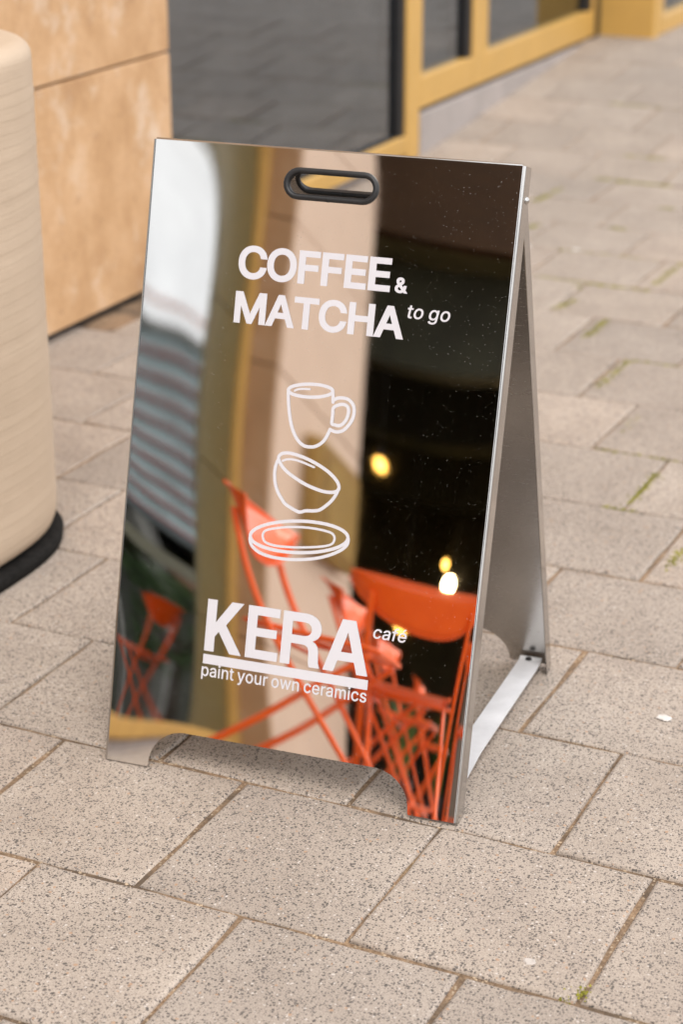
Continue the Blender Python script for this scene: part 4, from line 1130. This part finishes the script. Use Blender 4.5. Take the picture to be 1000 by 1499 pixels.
# ------------------------------------------------------------------ orange folding chairs (reflected in the steel)
TR = .0095
def make_chair(w=.345):
    root = empty('folding_chair')
    h = w / 2
    for s in (-1, 1):
        up = [(-.166, s * h, .785), (-.158, s * h, .75), (-.110, s * h, .60), (-.035, s * h, .43), (.10, s * h, .20), (.265, s * h, .012)]
        tube('upright', up, TR, M['orange'], root, 10, False, 4)
        rl = [(.215, s * (h - .028), .448), (.10, s * (h - .028), .34), (-.06, s * (h - .028), .17), (-.235, s * (h - .028), .012)]
        tube('leg', rl, TR, M['orange'], root, 10, False, 4)
    tube('stretcher', [(.225, -h, .07), (.225, h, .07)], TR * .85, M['orange'], root, 8)
    tube('stretcher', [(-.035, -h, .425), (-.035, h, .425)], TR * .85, M['orange'], root, 8)
    # curved sheet backrest with rolled rim
    bm = bmesh.new()
    n = 16
    grid = []
    for k in range(n + 1):
        y = -h - .055 + (w + .11) * k / n
        c = -.014 * (1 - (2 * k / n - 1) ** 2)
        row = []
        for j in range(6):
            z = .672 + .173 * j / 5
            x = -.163 - (z - .76) * .34 + c + TR + .002
            edge = (1 - abs(2 * k / n - 1) ** 2.5) ** .8
            zz = .845 - (.845 - z) * (.12 + .88 * edge) - .006 * abs(2 * k / n - 1) ** 3
            row.append((x, y, zz))
        grid.append(row)
    F = [[bm.verts.new(p) for p in r] for r in grid]
    B = [[bm.verts.new((p[0] - .0025, p[1], p[2])) for p in r] for r in grid]
    for k in range(n):
        for j in range(5):
            f = bm.faces.new((F[k][j], F[k + 1][j], F[k + 1][j + 1], F[k][j + 1])); f.smooth = True
            f = bm.faces.new((B[k][j + 1], B[k + 1][j + 1], B[k + 1][j], B[k][j])); f.smooth = True
        bm.faces.new((F[k][0], B[k][0], B[k + 1][0], F[k + 1][0])); bm.faces.new((F[k][5], F[k + 1][5], B[k + 1][5], B[k][5]))
    for j in range(5):
        bm.faces.new((F[0][j], F[0][j + 1], B[0][j + 1], B[0][j])); bm.faces.new((F[n][j], B[n][j], B[n][j + 1], F[n][j + 1]))
    bmesh.ops.recalc_face_normals(bm, faces=bm.faces)
    bk = obj('backrest', bm_mesh('backrest', bm), M['orange'], root)
    tube('rim', [grid[k][5] for k in range(n + 1)], .0052, M['orange'], bk, 8)
    tube('rim', [grid[k][0] for k in range(n + 1)], .0042, M['orange'], bk, 8)
    # seat: frame and slats
    tube('seat_frame', [(-.12, -h + .03, .458), (.20, -h + .03, .462), (.232, -h + .06, .458), (.232, h - .06, .458), (.20, h - .03, .462), (-.12, h - .03, .458)], .009, M['orange'], root, 8, False, 3)
    for k in range(6):
        x = -.105 + k * .058
        box('slat', x - .022, x + .022, -h + .028, h - .028, .462 - .003 * abs(k - 2.5), .4665 - .003 * abs(k - 2.5), M['orange'], root, .0015)
    return root
def copy_tree(o, parent=None):
    c = o.copy()
    COL.objects.link(c)
    c.parent = parent
    for ch in [q for q in o.children]:
        copy_tree(ch, c)
    return c
proto = make_chair()
CH = [(-1.885, .35, math.radians(2), 'orange folding chair nearest the sign, its back to the window'),
      (-2.00, -1.06, math.radians(-2), 'orange folding chair in front of the travertine pier, second from the sign along the window'),
      (-2.15, -2.36, math.radians(3), 'orange folding chair between the pier and the planted pots, third from the sign'),
      (-2.28, -4.2, math.radians(-4), 'orange folding chair at the far end of the row beside the grass pots'),
      (-1.755, -.69, math.radians(-105), 'orange folding chair turned away from the sign, nearest to the street'),
      (-1.50, -2.1, math.radians(-100), 'orange folding chair turned away from the sign, farther back behind another one')]
for i, (x, y, rz, lab) in enumerate(CH):
    o = proto if i == 0 else copy_tree(proto)
    o.location = (x, y, 0.0015)
    o.rotation_euler = (0, 0, rz)
    if i == 4: o.scale = (1.0, 1.3, 1.0)
    tag(o, lab, 'chair', 'orange chairs along the cafe front')

# ------------------------------------------------------------------ menu box on the second pier
mb = empty('menu_box', (XF, -3.82, 1.38))
tag(mb, 'golden brown metal menu box fixed to the front of the second travertine pier', 'menu box')
box('case', 0.001, .075, -.30, .30, 0, .52, M['brass_box'], mb, .012)
box('door_frame', .0752, .083, -.27, .27, .03, .49, M['gold_dark'], mb, .004)
box('door_panel', .0832, .088, -.24, .24, .06, .46, M['brass_box'], mb, .003)

# ------------------------------------------------------------------ lamps in the passage
def pendant(p, r, mat, lab, grp='lamps hanging in the dark passage'):
    root = empty('pendant_lamp', p)
    bm = bmesh.new()
    bmesh.ops.create_uvsphere(bm, u_segments=18, v_segments=10, radius=r)
    for f in bm.faces: f.smooth = True
    obj('globe', bm_mesh('globe', bm), M[mat], root)
    bm = bmesh.new()
    bmesh.ops.create_cone(bm, cap_ends=True, segments=14, radius1=r * .55, radius2=r * .3, depth=.06)
    for v in bm.verts: v.co.z += r + .02
    obj('cap', bm_mesh('cap', bm), M['door_handle'], root)
    tube('cord', [(0, 0, r + .05), (0, 0, 3.68 - p[2])], .004, M['gasket'], root, 6)
    tag(root, lab, 'lamp', grp)
pendant((-3.369, -6.467, 2.482), 0.034, 'lamp_amber', 'single small amber globe lamp, leftmost of the lit lamps in the passage')
pendant((-3.051, -8.238, 2.138), 0.075, 'lamp_white', 'brightest and largest white hot globe lamp in the passage')
pendant((-3.381, -9.553, 2.528), 0.042, 'lamp_amber', 'small amber globe lamp just above the brightest lamp')
pendant((-3.315, -7.372, 1.572), 0.06, 'lamp_amber', 'amber globe lamp hanging lowest, half hidden behind a chair')

# ------------------------------------------------------------------ grass pots by the passage
def grass_pot(x, y, lab, hgt, seed):
    rg = random.Random(seed)
    root = empty('potted_grass', (x, y, 0.002))
    loft('pot', [super_ring(.13, .13, 24, 2.6, 0), super_ring(.16, .16, 24, 2.6, .25), super_ring(.165, .165, 24, 2.6, .26), super_ring(.15, .15, 24, 2.6, .26), super_ring(.145, .145, 24, 2.6, .235)], M['pot_dark'], root, True, False)
    loft('soil', [super_ring(.146, .146, 24, 2.6, .22), super_ring(.13, .13, 24, 2.6, .236)], M['soil'], root, False, True)
    bm = bmesh.new()
    for k in range(230):
        a = rg.uniform(0, 6.283); r0 = rg.uniform(0, .11); L = hgt * rg.uniform(.55, 1.1); out = rg.uniform(.05, .42) * hgt
        bx, by = r0 * math.cos(a), r0 * math.sin(a)
        wd = rg.uniform(.004, .009)
        px, py = -math.sin(a) * wd, math.cos(a) * wd
        prev = None
        for q in range(6):
            t = q / 5
            rr = out * t ** 1.8
            z = .23 + L * (t - .28 * t ** 3 * (1 + out))
            c = Vector((bx + rr * math.cos(a), by + rr * math.sin(a), z))
            wv2 = (1 - t ** 2) + .05
            cur = (bm.verts.new(c + Vector((px, py, 0)) * wv2), bm.verts.new(c - Vector((px, py, 0)) * wv2))
            if prev: bm.faces.new((prev[0], prev[1], cur[1], cur[0]))
            prev = cur
    obj('foliage', bm_mesh('foliage', bm), M['blade_green'], root)
    tag(root, lab, 'plant', 'potted grasses by the passage')
grass_pot(-2.66, -4.72, 'potted green grass just past the edge of the second pier', .72, 1)
grass_pot(-2.45, -6.3, 'taller potted green grass farther along in front of the dark passage', .85, 2)

# ------------------------------------------------------------------ office building across the street
ob = empty('office_building', (12, -45, 0))
tag(ob, 'office block across the street with teal window strips between red bands', 'building')
def opart(name, x0, x1, y0, y1, z0, z1, mat, parent=None, bev=0.01):
    return box(name, x0, x1, y0, y1, z0, z1, mat, parent or ob, bev)
BY0, BY1 = -35, 20
opart('shell', .30, 12, BY0, BY1, 7.3, 13.45, M['slate_block'], None, 0)
opart('roof', -.1, 12.2, BY0 - .1, BY1 + .1, 13.46, 13.66, M['concrete'])
H0, DH = 11.616, .655
for k in range(-2, 7):
    z = H0 - k * DH
    opart('red_band', -.06, .29, BY0, BY1, z - .055, z + .055, M['red_band'])
for k in range(-3, 6):
    z = H0 - k * DH
    top = min(z - .075, 13.44)
    s_ = opart('window_strip', .05, .29, BY0, BY1, z - DH + .075, top, M['teal_glass'], None, 0)
bm = bmesh.new()
for j in range(46):
    y = BY0 + .6 + j * 1.2
    box_bm(bm, .0, .048, y - .02, y + .02, 7.83, 13.4)
mu = obj('mullion', bm_mesh('mullion', bm), M['concrete'], ob); mu['kind'] = 'stuff'
opart('lower_wall', 2.2, 3, BY0, BY1, 0, 7.3, M['dark_interior'], None, 0)
opart('soffit', -.05, 2.2, BY0, BY1, 7.3, 7.62, M['slate_block'])
for j in range(9):
    y = BY0 + 3 + j * 6
    opart('column', -.02, .5, y, y + .5, -.12, 7.3, M['concrete'])
opart('fascia', -.04, 2.1, BY0, BY1, 5.9, 6.5, M['dark_olive'])
tube('roof_rail', [(.2, BY0, 14.35), (.2, BY1, 14.35)], .06, M['orange_rail'], ob, 8)
aw = empty('awning', (11.9, -48.4, 4.6))
tag(aw, 'brown awning on the ground floor of the office block', 'awning')
bm = bmesh.new()
v8 = [(-1.5, -1.2, 0), (-1.5, 1.2, 0), (.03, 1.2, 1.3), (.03, -1.2, 1.3), (-1.5, -1.2, -.3), (-1.5, 1.2, -.3), (.03, 1.2, 1.22), (.03, -1.2, 1.22)]
vv = [bm.verts.new(p) for p in v8]
for f in ((0, 1, 2, 3), (4, 7, 6, 5), (0, 4, 5, 1), (1, 5, 6, 2), (2, 6, 7, 3), (3, 7, 4, 0)): bm.faces.new([vv[i] for i in f])
bmesh.ops.recalc_face_normals(bm, faces=bm.faces)
obj('cover', bm_mesh('cover', bm), M['brick_brown'], aw)
for y in (-1.1, 1.1): tube('arm', [(-1.45, y, -.28), (.03, y, .2)], .03, M['gasket'], aw, 6)

def tree(x, y, h, cr, seed, lab):
    rg = random.Random(seed)
    root = empty('street_tree', (x, y, -.12))
    bm = bmesh.new()
    tube_bm(bm, [(0, 0, 0), (.03, .02, h * .25), (-.02, .03, h * .45), (0, 0, h * .8)], [.16, .12, .10, .03], 8)
    for k in range(9):
        a = rg.uniform(0, 6.28); z0 = h * rg.uniform(.35, .6)
        tube_bm(bm, [(0, 0, z0), (cr * .5 * math.cos(a), cr * .5 * math.sin(a), z0 + h * .15), (cr * .9 * math.cos(a), cr * .9 * math.sin(a), z0 + h * .24)], [.06, .035, .012], 6)
    obj('trunk', bm_mesh('trunk', bm), M['bark'], root)
    bm = bmesh.new()
    cl = []
    for k in range(34):
        a = rg.uniform(0, 6.28); q = rg.uniform(.1, .9) ** .6; zz = rg.uniform(.4, 1.0)
        rad = cr * q * (1.15 - abs(zz - .62) * 1.4)
        cl.append(Vector((rad * math.cos(a), rad * math.sin(a), h * zz)))
    for c in cl:
        for q in range(80):
            p = c + Vector((rg.gauss(0, 1), rg.gauss(0, 1), rg.gauss(0, .8))) * cr * .17
            n = Vector((rg.gauss(0, 1), rg.gauss(0, 1), rg.gauss(0, 1) + .5)).normalized()
            t = n.orthogonal().normalized(); b = n.cross(t); s = rg.uniform(.05, .10)
            bm.faces.new([bm.verts.new(p + t * s * u + b * s * .6 * v) for u, v in ((-1, 0), (0, -1), (1, 0), (0, 1))])
    obj('crown', bm_mesh('crown', bm), M['leaf_green'], root)
    tag(root, lab, 'tree', 'street trees across the road')
tree(9.0, -38.5, 4.6, 1.7, 11, 'small green street tree standing in front of the office block near its awning')
tree(8.8, -24.0, 5.2, 1.9, 12, 'green street tree standing farther along the office block, towards the sign')
